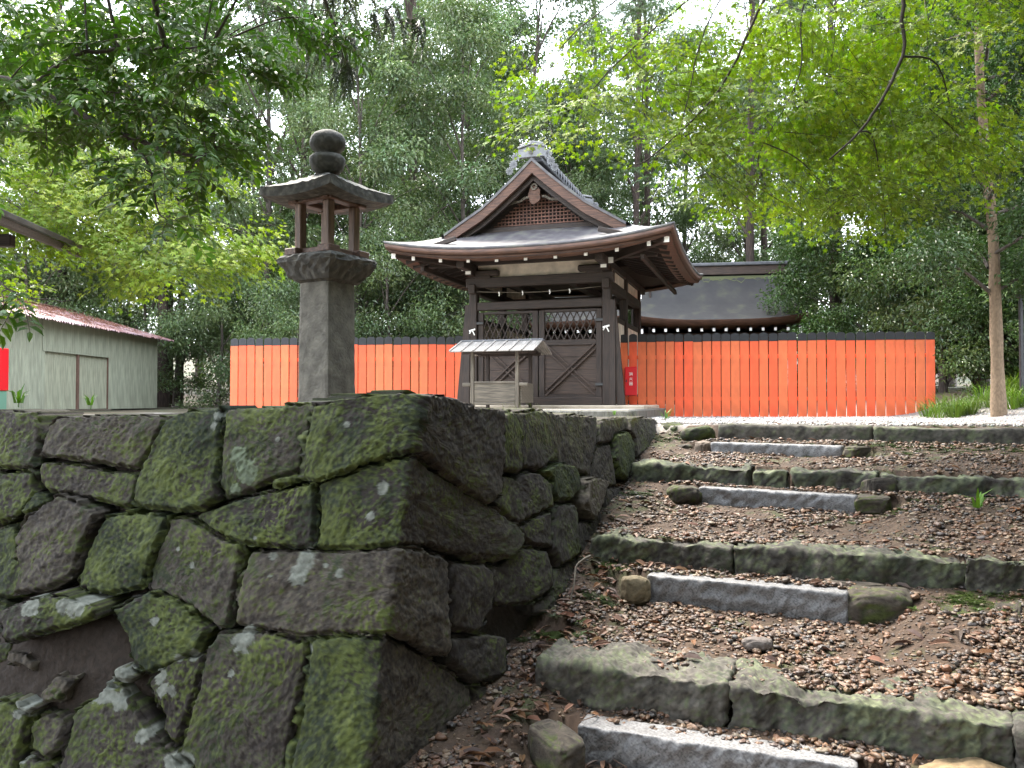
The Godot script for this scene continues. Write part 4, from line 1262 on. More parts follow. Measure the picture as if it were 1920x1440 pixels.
	for s: float in [-1.0, 1.0]:
		st = tool()
		bar(st, Vector3(s * 1.23 - 0.06, 1.34, 0.10), Vector3(s * 1.23 + 0.06, 1.37, 0.10), 0.02, 0.03)
		bar(st, Vector3(s * 1.23, 1.36, 0.105), Vector3(s * 1.23 + 0.05, 1.26, 0.11), 0.015, 0.02)
		bar(st, Vector3(s * 1.23 - 0.01, 1.36, 0.105), Vector3(s * 1.23 - 0.05, 1.29, 0.11), 0.015, 0.02)
		put("paper_knot", done(st), M.white, t)
	# double doors
	for s: float in [-1.0, 1.0]:
		var door := put("door", cbox(Vector3(s * 0.575, 0.155, 0.0), Vector3(1.12, 0.06, 0.06)), M.dark_x, t)
		for x: float in [0.06, 1.09]: put("stile", cbox(Vector3(s * x, 0.91, 0.0), Vector3(0.10, 1.54, 0.07)), M.dark_y, door)
		put("rail", cbox(Vector3(s * 0.575, 1.66, 0.0), Vector3(0.93, 0.05, 0.06)), M.dark_x, door)
		put("rail", cbox(Vector3(s * 0.575, 1.10, 0.0), Vector3(0.93, 0.10, 0.065)), M.dark_x, door)
		for k in 4: put("plank", cbox(Vector3(s * 0.575, 0.30 + 0.2175 * k, -0.01 - 0.003 * (k % 2)), Vector3(0.93, 0.214, 0.03), 0.003), M.board_x, door)
		for q: float in [-1.0, 1.0]:
			for off: float in [-0.05, 0.05]:
				put("cross_bar", barm(Vector3(s * 0.575 - 0.44, 0.62 - q * 0.40 + off, 0.028 + 0.007 * q), Vector3(s * 0.575 + 0.44, 0.62 + q * 0.40 + off, 0.028 + 0.007 * q), 0.03, 0.03), M.board_x, door)
		# diagonal lattice
		st = tool()
		var n := 8
		for k in range(-4, n + 4):
			for q: float in [-1.0, 1.0]:
				var x0 := 0.93 * k / n
				var a := Vector2(x0, 0.0)
				var b := Vector2(x0 + q * 0.235, 0.50)
				var f0 := 0.0
				var f1 := 1.0
				for lim: float in [0.0, 0.93]:
					if (a.x - lim) * (b.x - lim) < 0.0:
						var f := (lim - a.x) / (b.x - a.x)
						if (a.x < lim) == (lim == 0.0): f0 = maxf(f0, f)
						else: f1 = minf(f1, f)
				if maxf(a.x, b.x) <= 0.0 or minf(a.x, b.x) >= 0.93 or f1 - f0 < 0.02: continue
				var p := a.lerp(b, f0)
				var r := a.lerp(b, f1)
				bar(st, Vector3(s * 0.575 - 0.465 + p.x, 1.145 + p.y, 0.006 * q), Vector3(s * 0.575 - 0.465 + r.x, 1.145 + r.y, 0.006 * q), 0.016, 0.020, Vector3.UP, 0.001)
		put("lattice", done(st), M.dark_y, door, Transform3D(), "stuff")
		for y: float in [0.36, 1.48]:
			put("hinge", cbox(Vector3(s * 1.11, y, 0.055), Vector3(0.16, 0.05, 0.03)), M.iron, door)
	# rafters: front rows and sides, with white-painted ends
	for i in 9:
		var x := -2.05 + 4.1 * i / 8.0 + 0.04
		var y := hip(x, 1.0) - 0.235
		put("rafter", barm(Vector3(x, y + 0.28, -0.1), Vector3(x, y, 0.93), 0.055, 0.075), M.dark_z, t)
		put("white_end", cbox(Vector3(x, y - 0.004, 0.945), Vector3(0.058, 0.085, 0.014), 0.002), M.white, t)
	for s: float in [-1.0, 1.0]:
		for i in 17:
			var z := 0.85 - 4.85 * i / 16.0
			var y := hip(s * 2.4, z) - 0.235
			put("side_rafter", barm(Vector3(s * 1.25, y + 0.27, z), Vector3(s * 2.33, y, z), 0.055, 0.075), M.dark_x, t)
		put("hip_rafter", barm(Vector3(s * 1.2, 2.56, -0.2), Vector3(s * 2.36, hip(s * 2.45, 1.05) - 0.22, 0.96), 0.10, 0.13), M.dark_x, t)
		put("white_end", cbox(Vector3(s * 2.37, hip(s * 2.45, 1.05) - 0.225, 0.975), Vector3(0.09, 0.14, 0.02), 0.003), M.white, t)
		put("eave_beam", cbox(Vector3(s * 1.95, 2.42, -1.6), Vector3(0.07, 0.09, 4.6), 0.01), M.dark_z, t)
	# skirt roof
	st = tool()
	st.set_smooth_group(0)
	var soffit := tool()
	soffit.set_smooth_group(0)
	var nx := 60
	var nz := 64
	for i in nx:
		for j in nz:
			var x0 := -2.5 + 5.0 * i / nx
			var x1 := -2.5 + 5.0 * (i + 1) / nx
			var z0 := 1.1 - 5.4 * j / nz
			var z1 := 1.1 - 5.4 * (j + 1) / nz
			var e := minf(2.5 - maxf(absf(x0), absf(x1)), minf(1.1 - z0, z1 + 4.3))
			if e > 1.42: continue
			quad(st, Vector3(x0, hip(x0, z0), z0), Vector3(x1, hip(x1, z0), z0), Vector3(x1, hip(x1, z1), z1), Vector3(x0, hip(x0, z1), z1))
			var k := 0.97
			quad(soffit, Vector3(x0 * k, hip(x0, z1) - 0.19, z1 * k), Vector3(x1 * k, hip(x1, z1) - 0.19, z1 * k), Vector3(x1 * k, hip(x1, z0) - 0.19, z0 * k), Vector3(x0 * k, hip(x0, z0) - 0.19, z0 * k))
	put("skirt_roof", done(st), M.bark_roof, t)
	put("soffit", done(soffit), M.dark_x, t)
	# thick layered eave edge
	var ring := []
	for i in 41: ring.append(Vector2(-2.5 + 5.0 * i / 40.0, 1.1))
	for i in 43: ring.append(Vector2(2.5, 1.1 - 5.4 * (i + 1) / 43.0))
	for i in 40: ring.append(Vector2(2.5 - 5.0 * (i + 1) / 40.0, -4.3))
	for i in 42: ring.append(Vector2(-2.5, -4.3 + 5.4 * (i + 1) / 43.0))
	for band in [[0.0, 0.012, 0.05, 0.0], [0.05, 0.0, 0.135, -0.02], [0.14, -0.05, 0.20, -0.075]]:
		st = tool()
		st.set_smooth_group(0)
		for k in ring.size():
			var p: Vector2 = ring[k]
			var q: Vector2 = ring[(k + 1) % ring.size()]
			var v := func(r: Vector2, drop: float, out: float) -> Vector3:
				return Vector3(r.x * (1.0 + out / 2.5), hip(r.x, r.y) - drop, -1.6 + (r.y + 1.6) * (1.0 + out / 2.7))
			quad(st, v.call(p, band[2], band[3]), v.call(q, band[2], band[3]), v.call(q, band[0], band[1]), v.call(p, band[0], band[1]))
			quad(st, v.call(p, band[2], band[3] - 0.25), v.call(q, band[2], band[3] - 0.25), v.call(q, band[2], band[3]), v.call(p, band[2], band[3]))
			quad(st, v.call(p, band[0], band[1]), v.call(q, band[0], band[1]), v.call(q, band[0], band[1] - 0.1), v.call(p, band[0], band[1] - 0.1))
		put("eave_edge", done(st), M.red_x if band[0] > 0.01 else M.bark_roof, t)
	# upper roof with gable ends
	st = tool()
	st.set_smooth_group(0)
	for s: float in [-1.0, 1.0]:
		for i in 18:
			var a := 1.72 * i / 18.0
			var b := 1.72 * (i + 1) / 18.0
			var ya := rise(2.5 - a) + 0.015
			var yb := rise(2.5 - b) + 0.015
			for j in 12:
				var z0 := 0.45 - 3.87 * j / 12.0
				var z1 := 0.45 - 3.87 * (j + 1) / 12.0
				if s > 0.0: quad(st, Vector3(a, ya, z0), Vector3(b, yb, z0), Vector3(b, yb, z1), Vector3(a, ya, z1))
				else: quad(st, Vector3(-b, yb, z0), Vector3(-a, ya, z0), Vector3(-a, ya, z1), Vector3(-b, yb, z1))
	put("upper_roof", done(st), M.bark_roof, t)
	for g: Array in [[0.0, 0.045, 0.225, "roof_edge"], [0.045, 0.20, 0.21, "bargeboard"], [0.20, 0.28, 0.12, "inner_bargeboard"]]:
		for s: float in [-1.0, 1.0]:
			for front: float in [1.0, -1.0]:
				st = tool()
				st.set_smooth_group(-1)
				var z: float = (0.45 if front > 0.0 else -3.42) + front * (g[2] - 0.21)
				for i in 16:
					var a := 1.64 * i / 16.0
					var b := 1.64 * (i + 1) / 16.0
					var h := 0.0 if i else 0.0
					var p := func(x: float, drop: float, zz: float) -> Vector3:
						return Vector3(s * x, rise(2.5 - x) + 0.014 - drop * (1.35 - 0.3 * x / 1.64) + h, zz)
					var corners := [p.call(a, g[1], z), p.call(b, g[1], z), p.call(b, g[0], z), p.call(a, g[0], z)]
					var rear := [p.call(a, g[1], z - front * 0.07), p.call(b, g[1], z - front * 0.07), p.call(b, g[0], z - front * 0.07), p.call(a, g[0], z - front * 0.07)]
					if s * front > 0.0:
						quad(st, corners[0], corners[1], corners[2], corners[3])
						quad(st, rear[0], rear[1], corners[1], corners[0])
					else:
						quad(st, corners[1], corners[0], corners[3], corners[2])
						quad(st, rear[1], rear[0], corners[0], corners[1])
				put(g[3], done(st), M.bark_roof if g[0] < 0.01 else M.red_x if g[0] < 0.1 else M.dark_x, t)
	# gable wall, lattice, pendant
	for front: float in [0.0, 1.0]:
		var z := 0.02 if front == 0.0 else -3.04
		st = tool()
		flat(st)
		for i in 32:
			var a := -1.45 + 2.9 * i / 32.0
			var b := -1.45 + 2.9 * (i + 1) / 32.0
			quad(st, Vector3(a, 2.9, z), Vector3(b, 2.9, z), Vector3(b, rise(2.5 - absf(b)), z), Vector3(a, rise(2.5 - absf(a)), z))
		put("gable_wall", done(st), M.dark_x, t)
	put("gable_beam", cbox(Vector3(0, 3.13, 0.11), Vector3(2.3, 0.10, 0.12), 0.01), M.dark_x, t)
	st = tool()
	for i in range(-12, 13):
		var x := i * 0.068
		var h := rise(2.5 - absf(x)) - 0.36
		if h > 3.21: bar(st, Vector3(x, 3.18, 0.065), Vector3(x, minf(h, 3.74), 0.065), 0.018, 0.022, Vector3.BACK, 0.002)
	for j in 8:
		var y := 3.215 + j * 0.062
		var w := 0.0
		for q in 40:
			if rise(2.5 - q * 0.025) - 0.34 > y: w = q * 0.025
		w = minf(w, 0.86)
		if w > 0.1: bar(st, Vector3(-w, y, 0.073), Vector3(w, y, 0.073), 0.018, 0.022, Vector3.BACK, 0.002)
	put("gable_lattice", done(st), M.lattice_red, t, Transform3D(), "stuff")
	st = tool()
	flat(st)
	var lobes := []
	for i in 40:
		var an := TAU * i / 40.0
		var r := 0.115 + 0.018 * absf(sin(an * 2.5)) - 0.02 * cos(an * 2.0)
		lobes.append(Vector2(r * cos(an), r * 1.1 * sin(an)))
	for i in 40:
		var a: Vector2 = lobes[i]
		var b: Vector2 = lobes[(i + 1) % 40]
		tri(st, Vector3(0, 3.68, 0.310), Vector3(a.x, 3.68 + a.y, 0.295), Vector3(b.x, 3.68 + b.y, 0.295))
		quad(st, Vector3(a.x, 3.68 + a.y, 0.250), Vector3(b.x, 3.68 + b.y, 0.250), Vector3(b.x, 3.68 + b.y, 0.295), Vector3(a.x, 3.68 + a.y, 0.295))
	var pend := put("gable_pendant", done(st), M.red_x, t)
	st = tool()
	for k in 6:
		var an := TAU * k / 6.0
		bar(st, Vector3(cos(an) * 0.05, 3.82 + sin(an) * 0.05, 0.310), Vector3(cos(an + TAU / 6.0) * 0.05, 3.82 + sin(an + TAU / 6.0) * 0.05, 0.310), 0.03, 0.018, Vector3.BACK, 0.001)
	put("hexagon_boss", done(st), M.pale_x, pend)
	for s: float in [-1.0, 1.0]:
		st = tool()
		for k in 6:
			var f0 := k / 6.0
			var f1 := (k + 1) / 6.0
			bar(st, Vector3(s * lerpf(0.12, 0.45, f0), 3.66 - 0.10 * f0 + 0.015 * sin(f0 * 9.0), 0.230), Vector3(s * lerpf(0.12, 0.45, f1), 3.66 - 0.10 * f1 + 0.015 * sin(f1 * 9.0), 0.230), 0.02, 0.045)
		put("pendant_fin", done(st), M.pale_x, pend)
	# ridge of tiles with an ogre tile at each end
	for k in 4: put("ridge_tile_course", cbox(Vector3(0, 4.320 + 0.05 * k, -1.6), Vector3(0.22 - 0.04 * (k % 2), 0.05, 3.5), 0.012), M.tile, t)
	st = tool()
	tube(st, [Vector3(0, 4.520, 0.34), Vector3(0, 4.520, -3.36)], [0.06, 0.06], 12)
	put("ridge_cap", done(st), M.tile, t)
	for i in 16:
		st = tool()
		tube(st, [Vector3(0.115, 4.310, -0.15 - 0.2 * i), Vector3(0.115, 4.470, -0.15 - 0.2 * i)], [0.014, 0.014], 6)
		put("ridge_roll", done(st), M.tile, t)
	for e: float in [1.0, -1.0]:
		var z := 0.40 if e > 0.0 else -3.42
		st = tool()
		flat(st)
		var outline := [Vector2(-0.25, 4.310), Vector2(0.25, 4.310), Vector2(0.25, 4.430), Vector2(0.22, 4.470), Vector2(0.0, 4.525), Vector2(-0.22, 4.470), Vector2(-0.25, 4.430)]
		for k in outline.size():
			var a: Vector2 = outline[k]
			var b: Vector2 = outline[(k + 1) % outline.size()]
			tri(st, Vector3(0, 4.410, z + 0.045), Vector3(a.x, a.y, z + 0.04), Vector3(b.x, b.y, z + 0.04))
			tri(st, Vector3(0, 4.410, z - 0.045), Vector3(b.x, b.y, z - 0.04), Vector3(a.x, a.y, z - 0.04))
			quad(st, Vector3(a.x, a.y, z - 0.04), Vector3(b.x, b.y, z - 0.04), Vector3(b.x, b.y, z + 0.04), Vector3(a.x, a.y, z + 0.04))
		var ogre := put("ridge_end_tile", done(st), M.pale_tile, t)
		st = tool()
		for s: float in [-1.0, 1.0]:
			bar(st, Vector3(0, 4.535, z + e * 0.05), Vector3(s * 0.25, 4.475, z + e * 0.05), 0.04, 0.03)
			bar(st, Vector3(0, 4.575, z), Vector3(s * 0.22, 4.520, z), 0.10, 0.03)
			for c: Array in [[0.285, 4.335, 0.05], [0.34, 4.205, 0.045], [0.41, 4.090, 0.038]]:
				for ring2: float in [1.0, 0.62, 0.28]:
					for k in 10:
						var a0 := TAU * k / 10.0
						var a1 := TAU * (k + 1) / 10.0
						var ctr := Vector3(s * c[0], c[1], z + e * 0.03)
						bar(st, ctr + Vector3(cos(a0), sin(a0), 0) * c[2] * ring2, ctr + Vector3(cos(a1), sin(a1), 0) * c[2] * ring2, 0.06, 0.02, Vector3.BACK, 0.002)
		put("cloud_scroll", done(st), M.pale_tile, ogre)
		st = tool()
		for q: Array in [[0.055, 0.0, 5.0], [0.022, 2.0, 6.5]]:
			for k in 12:
				var a0: float = q[1] + q[2] * k / 12.0
				var a1: float = q[1] + q[2] * (k + 1) / 12.0
				bar(st, Vector3(cos(a0) * q[0], 4.420 + sin(a0) * q[0], z + e * 0.055), Vector3(cos(a1) * q[0], 4.420 + sin(a1) * q[0], z + e * 0.055), 0.02, 0.014, Vector3.BACK, 0.001)
		put("swirl_crest", done(st), M.lantern, ogre)

func build_offering_box() -> void:
	var t := thing("offering_box", "small wooden offertory box under its own boarded roof in front of the gate", "offering box", P(-0.63, -0.122, 12.9), deg_to_rad(-18.0))
	t.scale.y = 1.07
	for x: float in [0.0, 0.75]:
		for z: float in [0.0, -0.72]:
			put("post", cbox(Vector3(x, 0.44, z), Vector3(0.055, 0.88, 0.055)), M.pale_y if z == 0.0 else M.dark_y, t)
	put("box_front", cbox(Vector3(0.375, 0.235, 0.0), Vector3(0.69, 0.27, 0.03)), M.pale_x, t)
	put("box_back", cbox(Vector3(0.375, 0.235, -0.72), Vector3(0.69, 0.27, 0.03)), M.pale_x, t)
	for x: float in [0.0, 0.75]:
		put("box_side", cbox(Vector3(x + (0.045 if x > 0.0 else -0.045), 0.235, -0.36), Vector3(0.03, 0.30, 0.66)), M.pale_x, t)
		put("scroll_end", cbox(Vector3(x + (0.10 if x > 0.0 else -0.10), 0.36, 0.0), Vector3(0.15, 0.055, 0.05), 0.02), M.pale_x, t)
	put("top_rail", cbox(Vector3(0.375, 0.39, 0.0), Vector3(0.69, 0.035, 0.05)), M.pale_x, t)
	put("bottom_rail", cbox(Vector3(0.375, 0.075, 0.0), Vector3(0.69, 0.04, 0.05)), M.pale_x, t)
	for k in 8: put("slat", cbox(Vector3(0.06 + 0.09 * k, 0.36, -0.36), Vector3(0.03, 0.03, 0.66)), M.pale_x, t)
	var roof := put("roof", cbox(Vector3(0.375, 1.035, -0.36), Vector3(1.42, 0.035, 0.10), 0.008), M.tile, t)
	for s: float in [-1.0, 1.0]:
		for k in 7:
			var x := -0.30 + 0.2 * k
			put("roof_board", barm(Vector3(x + 0.075, 1.02, -0.36 + s * 0.03), Vector3(x + 0.075, 0.845, -0.36 + s * 0.55), 0.19, 0.016), M.grey_board, roof)
			put("batten", barm(Vector3(x - 0.022, 1.033, -0.36 + s * 0.03), Vector3(x - 0.022, 0.858, -0.36 + s * 0.555), 0.03, 0.024), M.grey_board, roof)
		put("eave_rail", cbox(Vector3(0.375, 0.84, -0.36 + s * 0.36), Vector3(1.1, 0.05, 0.05)), M.dark_x, roof)
	for x: float in [-0.1, 0.85]:
		put("gable_board", barm(Vector3(x, 0.86, -0.80), Vector3(x, 0.86, 0.08), 0.03, 0.05), M.dark_z, roof)

func build_cabinet() -> void:
	# hangs on the fence; its lettering is three white characters
	var t := thing("fire_extinguisher_cabinet", "bright red metal cabinet with white characters hung on the vermilion fence beside the gate", "cabinet", P(2.19, 0.10, 14.84), deg_to_rad(-7.8))
	put("body", cbox(Vector3(0, 0.265, 0), Vector3(0.22, 0.53, 0.16), 0.012), M.fire_red, t)
	put("door", cbox(Vector3(0, 0.265, 0.085), Vector3(0.205, 0.51, 0.014), 0.004), M.fire_red, t)
	put("latch", cbox(Vector3(-0.082, 0.27, 0.098), Vector3(0.02, 0.05, 0.012), 0.003), M.iron, t)
	var glyphs := [   # strokes on a 10 x 10 grid, x0 y0 x1 y1
		[[0.5, 9, 2, 8], [0.2, 6.5, 1.8, 5.5], [0.4, 0.5, 2, 3.5], [6.2, 10, 6.2, 7], [3.8, 9.3, 4.6, 7.6], [8.8, 9.3, 8, 7.6], [3.6, 6.6, 9, 6.6], [3.6, 6.6, 3.6, 0.3], [9, 6.6, 9, 0.3], [3.6, 4.6, 9, 4.6], [3.6, 2.6, 9, 2.6]],
		[[5, 9.6, 5, 5], [5, 5, 1, 0.3], [5, 5, 9.2, 0.3], [1.8, 7.4, 3, 5], [8.6, 7.6, 7, 5.4]],
		[[1, 9.6, 4, 9.6], [1, 6.8, 4, 6.8], [1, 9.6, 1, 6.8], [4, 9.6, 4, 6.8], [6, 9.6, 9, 9.6], [6, 6.8, 9, 6.8], [6, 9.6, 6, 6.8], [9, 9.6, 9, 6.8], [0.4, 5, 9.6, 5], [5, 6.4, 1, 3.4], [5, 5, 9, 3.2], [1, 2.8, 4, 2.8], [1, 0.2, 4, 0.2], [1, 2.8, 1, 0.2], [4, 2.8, 4, 0.2], [6, 2.8, 9, 2.8], [6, 0.2, 9, 0.2], [6, 2.8, 6, 0.2], [9, 2.8, 9, 0.2]]]
	for k in 3:
		var st := tool()
		for s in glyphs[k]:
			bar(st, Vector3(-0.033 + s[0] * 0.0068, 0.365 - 0.088 * k + s[1] * 0.0064, 0.094), Vector3(-0.033 + s[2] * 0.0068, 0.365 - 0.088 * k + s[3] * 0.0064, 0.094), 0.006, 0.008, Vector3.UP, 0.001)
		put("character", done(st), M.white, t)

func build_hall(at: Vector3, turn: float, half: float, label: String, parts := true) -> void:
	# bark roof with a boarded ridge, eave toward +z
	var t := thing("shrine_hall", label, "building", at, turn)
	var prof := [[0.0, 4.05], [0.35, 3.85], [0.8, 3.45], [1.3, 3.05], [1.8, 2.75], [2.3, 2.53], [2.6, 2.45]]
	var st := tool()
	st.set_smooth_group(0)
	var n := 24
	for s: float in [-1.0, 1.0]:
		for i in prof.size() - 1:
			for k in n:
				var p := func(q: Array, kk: int) -> Vector3:
					var f: float = -1.0 + 2.0 * kk / n
					var flare: float = 1.0 + 0.12 * pow(q[0] / 2.6, 2.0)
					return Vector3(f * half * flare, q[1] + 0.16 * pow(absf(f), 3.0) * q[0] / 2.6, s * q[0])
				var a: Vector3 = p.call(prof[i], k)
				var b: Vector3 = p.call(prof[i], k + 1)
				var c: Vector3 = p.call(prof[i + 1], k + 1)
				var d: Vector3 = p.call(prof[i + 1], k)
				if s > 0.0: quad(st, d, c, b, a)
				else: quad(st, a, b, c, d)
	put("roof", done(st), M.hall_roof, t)
	st = tool()
	st.set_smooth_group(0)
	for s: float in [-1.0, 1.0]:
		for k in n:
			var p := func(kk: int, drop: float, z: float) -> Vector3:
				var f: float = -1.0 + 2.0 * kk / n
				return Vector3(f * half * 1.12, 2.45 + 0.16 * pow(absf(f), 3.0) - drop, s * z)
			var q := [p.call(k, 0.16, 2.55), p.call(k + 1, 0.16, 2.55), p.call(k + 1, 0.0, 2.6), p.call(k, 0.0, 2.6)]
			var r := [p.call(k, 0.17, 1.4), p.call(k + 1, 0.17, 1.4), p.call(k + 1, 0.16, 2.55), p.call(k, 0.16, 2.55)]
			if s > 0.0:
				quad(st, q[0], q[1], q[2], q[3]); quad(st, r[0], r[1], r[2], r[3])
			else:
				quad(st, q[3], q[2], q[1], q[0]); quad(st, r[3], r[2], r[1], r[0])
	put("eave_edge", done(st), M.red_x, t)
	st = tool()
	st.set_smooth_group(0)
	for k in 60:
		var q := func(f: float, low: bool) -> Vector3:
			var drop := 0.16 + 0.24 * absf(big.get_noise_1d(f * 7.0 + half * 5.0)) + 0.14 * absf(mid.get_noise_1d(f * 9.0)) if low else 0.0
			var z := 0.14 + drop
			var y := 4.05 - z * 0.571 if z < 0.35 else 3.85 - (z - 0.35) * 0.889
			return Vector3((f - 0.5) * 2.0 * half * 0.98, y + 0.012, z)
		quad(st, q.call(k / 60.0, true), q.call((k + 1) / 60.0, true), q.call((k + 1) / 60.0, false), q.call(k / 60.0, false))
	put("roof_moss", done(st), M.roof_moss, t)
	put("ridge_box", cbox(Vector3(0, 4.16, 0), Vector3(half * 2.0 + 0.1, 0.26, 0.30), 0.01), M.board_x, t)
	put("ridge_cap", cbox(Vector3(0, 4.34, 0), Vector3(half * 2.0 + 0.3, 0.10, 0.42), 0.02), M.tile, t)
	for x: float in [-1.0, 1.0]:
		put("gable_end", cbox(Vector3(x * half * 0.9, 2.9, 0), Vector3(0.06, 1.2, 2.2), 0.01), M.dark_z, t)
	put("wall", cbox(Vector3(0, 1.1, -0.2), Vector3(half * 1.7, 2.2, 2.6), 0.01), M.board_y, t)
	put("purlin", cbox(Vector3(0, 2.08, 1.75), Vector3(half * 2.0, 0.16, 0.14), 0.01), M.dark_x, t)
	for x: float in [-0.78, 0.78]: put("post", cbox(Vector3(x * half, 1.05, 1.75), Vector3(0.16, 2.1, 0.16), 0.01), M.dark_y, t)
	for x: float in [-0.5, 0.5]: put("bracket", cbox(Vector3(x * half, 1.96, 1.80), Vector3(0.7, 0.12, 0.12), 0.03), M.red_x, t)
	var m := int(half * 2.0 / 0.31)
	for k in m + 1:
		var x := (-1.0 + 2.0 * k / m) * half * 1.02
		put("rafter", barm(Vector3(x, 2.40, 1.2), Vector3(x, 2.20, 2.44), 0.07, 0.09), M.dark_z, t)
		var edge := k == 0 or k == m
		put("white_end", cbox(Vector3(x, 2.185 - (0.06 if edge else 0.0), 2.45), Vector3(0.07, 0.20 if edge else 0.085, 0.02), 0.004), M.white, t)

func sheet(st: SurfaceTool, o: Vector3, along_v: Vector3, up: Vector3, n: Vector3, pitch: float, deep: float, lo_wave := 0.0, cells := 3) -> void:   # corrugated sheet
	st.set_smooth_group(0)
	var length := along_v.length()
	var k := int(length / pitch) * 6
	for i in k:
		for j in cells:
			var p := func(ii: int, jj: int) -> Vector3:
				var f := float(ii) / k
				var g := float(jj) / cells
				var sag: float = lo_wave * (1.0 - g) * big.get_noise_1d(f * length * 18.0)
				return o + along_v * f + up * g + n * (deep * sin(TAU * f * length / pitch) + sag)
			quad(st, p.call(i, j), p.call(i + 1, j), p.call(i + 1, j + 1), p.call(i, j + 1))

func build_shed() -> void:
	# long wall faces +x; local x runs away from the viewer's side along the wall
	var t := thing("tin_shed", "pale green corrugated metal shed with rusty leaf-strewn roof and sliding doors", "shed", P(-9.7, -0.24, 14.2), 0.0)
	var st := tool()
	sheet(st, Vector3(0, 0.05, 0.6), Vector3(0, 0, -3.1), Vector3(0, 1.92, 0), Vector3.RIGHT, 0.075, 0.0045)
	put("wall_panel", done(st), M.shed_green, t)
	st = tool()
	sheet(st, Vector3(0, 0.05, -5.15), Vector3(0, 0, -2.65), Vector3(0, 1.92, 0), Vector3.RIGHT, 0.075, 0.0045)
	put("wall_panel", done(st), M.shed_green, t)
	st = tool()
	sheet(st, Vector3(0.012, 1.28, -2.4), Vector3(0, 0, -2.85), Vector3(0, 0.70, 0), Vector3.RIGHT, 0.075, 0.0045)
	put("wall_panel", done(st), M.shed_green, t)
	st = tool()
	sheet(st, Vector3(0, 0.05, -7.8), Vector3(-4.6, 0, 0), Vector3(0, 1.9, 0), Vector3.FORWARD, 0.075, 0.008)
	sheet(st, Vector3(-4.6, 0.05, 0.6), Vector3(4.6, 0, 0), Vector3(0, 1.9, 0), Vector3.BACK, 0.075, 0.008)
	sheet(st, Vector3(-4.6, 0.05, -7.8), Vector3(0, 0, 8.4), Vector3(0, 1.9, 0), Vector3.LEFT, 0.075, 0.008)
	put("end_wall", done(st), M.shed_green, t)
	for k in 2:
		st = tool()
		sheet(st, Vector3(-0.05, 0.06, -2.45 - 1.4 * k), Vector3(0, 0, -1.36), Vector3(0, 1.22, 0), Vector3.RIGHT, 0.075, 0.004)
		var d := put("sliding_door", done(st), M.shed_door, t)
		put("door_edge", cbox(Vector3(-0.03, 0.67, -3.83 - 1.36 * k), Vector3(0.05, 1.24, 0.07)), M.rust, d)
	put("sill", cbox(Vector3(-0.03, 0.02, -3.8), Vector3(0.12, 0.06, 2.9)), M.pale_x, t)
	put("foundation", cbox(Vector3(-2.3, -0.1, -3.6), Vector3(4.5, 0.25, 8.3)), M.lantern, t)
	for s: float in [0.0, 1.0]:
		st = tool()
		if s == 0.0: sheet(st, Vector3(0.32, 1.90, 0.9), Vector3(0, 0, -9.05), Vector3(-2.62, 0.78, 0), Vector3.UP, 0.10, 0.014, 0.05, 6)
		else: sheet(st, Vector3(-4.92, 1.90, -8.15), Vector3(0, 0, 9.05), Vector3(2.62, 0.78, 0), Vector3.UP, 0.10, 0.014, 0.05, 6)
		put("roof_sheet", done(st), M.shed_roof, t)
	put("ridge_cap", cbox(Vector3(-2.3, 2.69, -3.6), Vector3(0.30, 0.03, 9.0)), M.rust, t)
	# dry litter on the roof
	var mesh := clump(26, 0.16, 0.05, 0.018, Color(0.16, 0.075, 0.045), 0.15)
	var xf := []
	var tints := []
	for i in 520:
		var f := pow(rng.randf(), 0.7)
		xf.append(Transform3D(Basis(Vector3.BACK, -0.29) * Basis(Vector3.UP, rng.randf() * TAU), Vector3(0.25 - 2.55 * f, 1.945 + 0.76 * f, 0.8 - 8.8 * rng.randf())))
		tints.append(tint(0.3))
	var o := crown(numbered("leaf_litter"), mesh, M.dry, xf, tints, self)
	o.position = t.position
	tag(o, "dry reddish leaf litter lying on the shed roof", "leaf litter", "", "stuff")
	var c := thing("red_cabinet", "red box on a green stand in front of the tin shed", "cabinet", P(-9.13, -0.25, 14.0))
	put("box", cbox(Vector3(0, 0.80, 0), Vector3(0.6, 0.74, 0.25), 0.01), M.fire_red, c)
	put("stand", cbox(Vector3(0, 0.215, 0), Vector3(0.56, 0.43, 0.22), 0.01), M.green_paint, c)

func build_pavilion() -> void:
	var t := thing("pavilion", "small open pavilion with weathered plank roof beside the maple", "pavilion", P(-6.82, -0.27, 8.3), deg_to_rad(6.0))
	for x: float in [-1.0, 1.0]:
		for z: float in [-0.75, 0.75]: put("post", cbox(Vector3(x * 0.62, 1.05, z), Vector3(0.12, 2.1, 0.12), 0.01), M.dark_y, t)
	for z: float in [-0.75, 0.75]: put("beam", cbox(Vector3(0, 2.1, z), Vector3(2.4, 0.14, 0.12), 0.01), M.dark_x, t)
	for s: float in [-1.0, 1.0]:
		put("roof_slope", barm(Vector3(0, 2.82, 0), Vector3(s * 1.78, 2.12, 0), 2.6, 0.05), M.bark_roof, t)
		put("fascia", barm(Vector3(s * 0.1, 2.66, 1.22), Vector3(s * 1.72, 2.03, 1.22), 0.04, 0.13), M.dark_x, t)
		put("eave_rail", cbox(Vector3(s * 1.72, 2.05, 0), Vector3(0.06, 0.08, 2.5)), M.board_x, t)
		for k in 6: put("rafter", barm(Vector3(s * 0.1, 2.70, -1.05 + 0.42 * k), Vector3(s * 1.70, 2.06, -1.05 + 0.42 * k), 0.06, 0.07), M.dark_x, t)
	put("ridge", cbox(Vector3(0, 2.86, 0), Vector3(0.25, 0.08, 2.7)), M.tile, t)

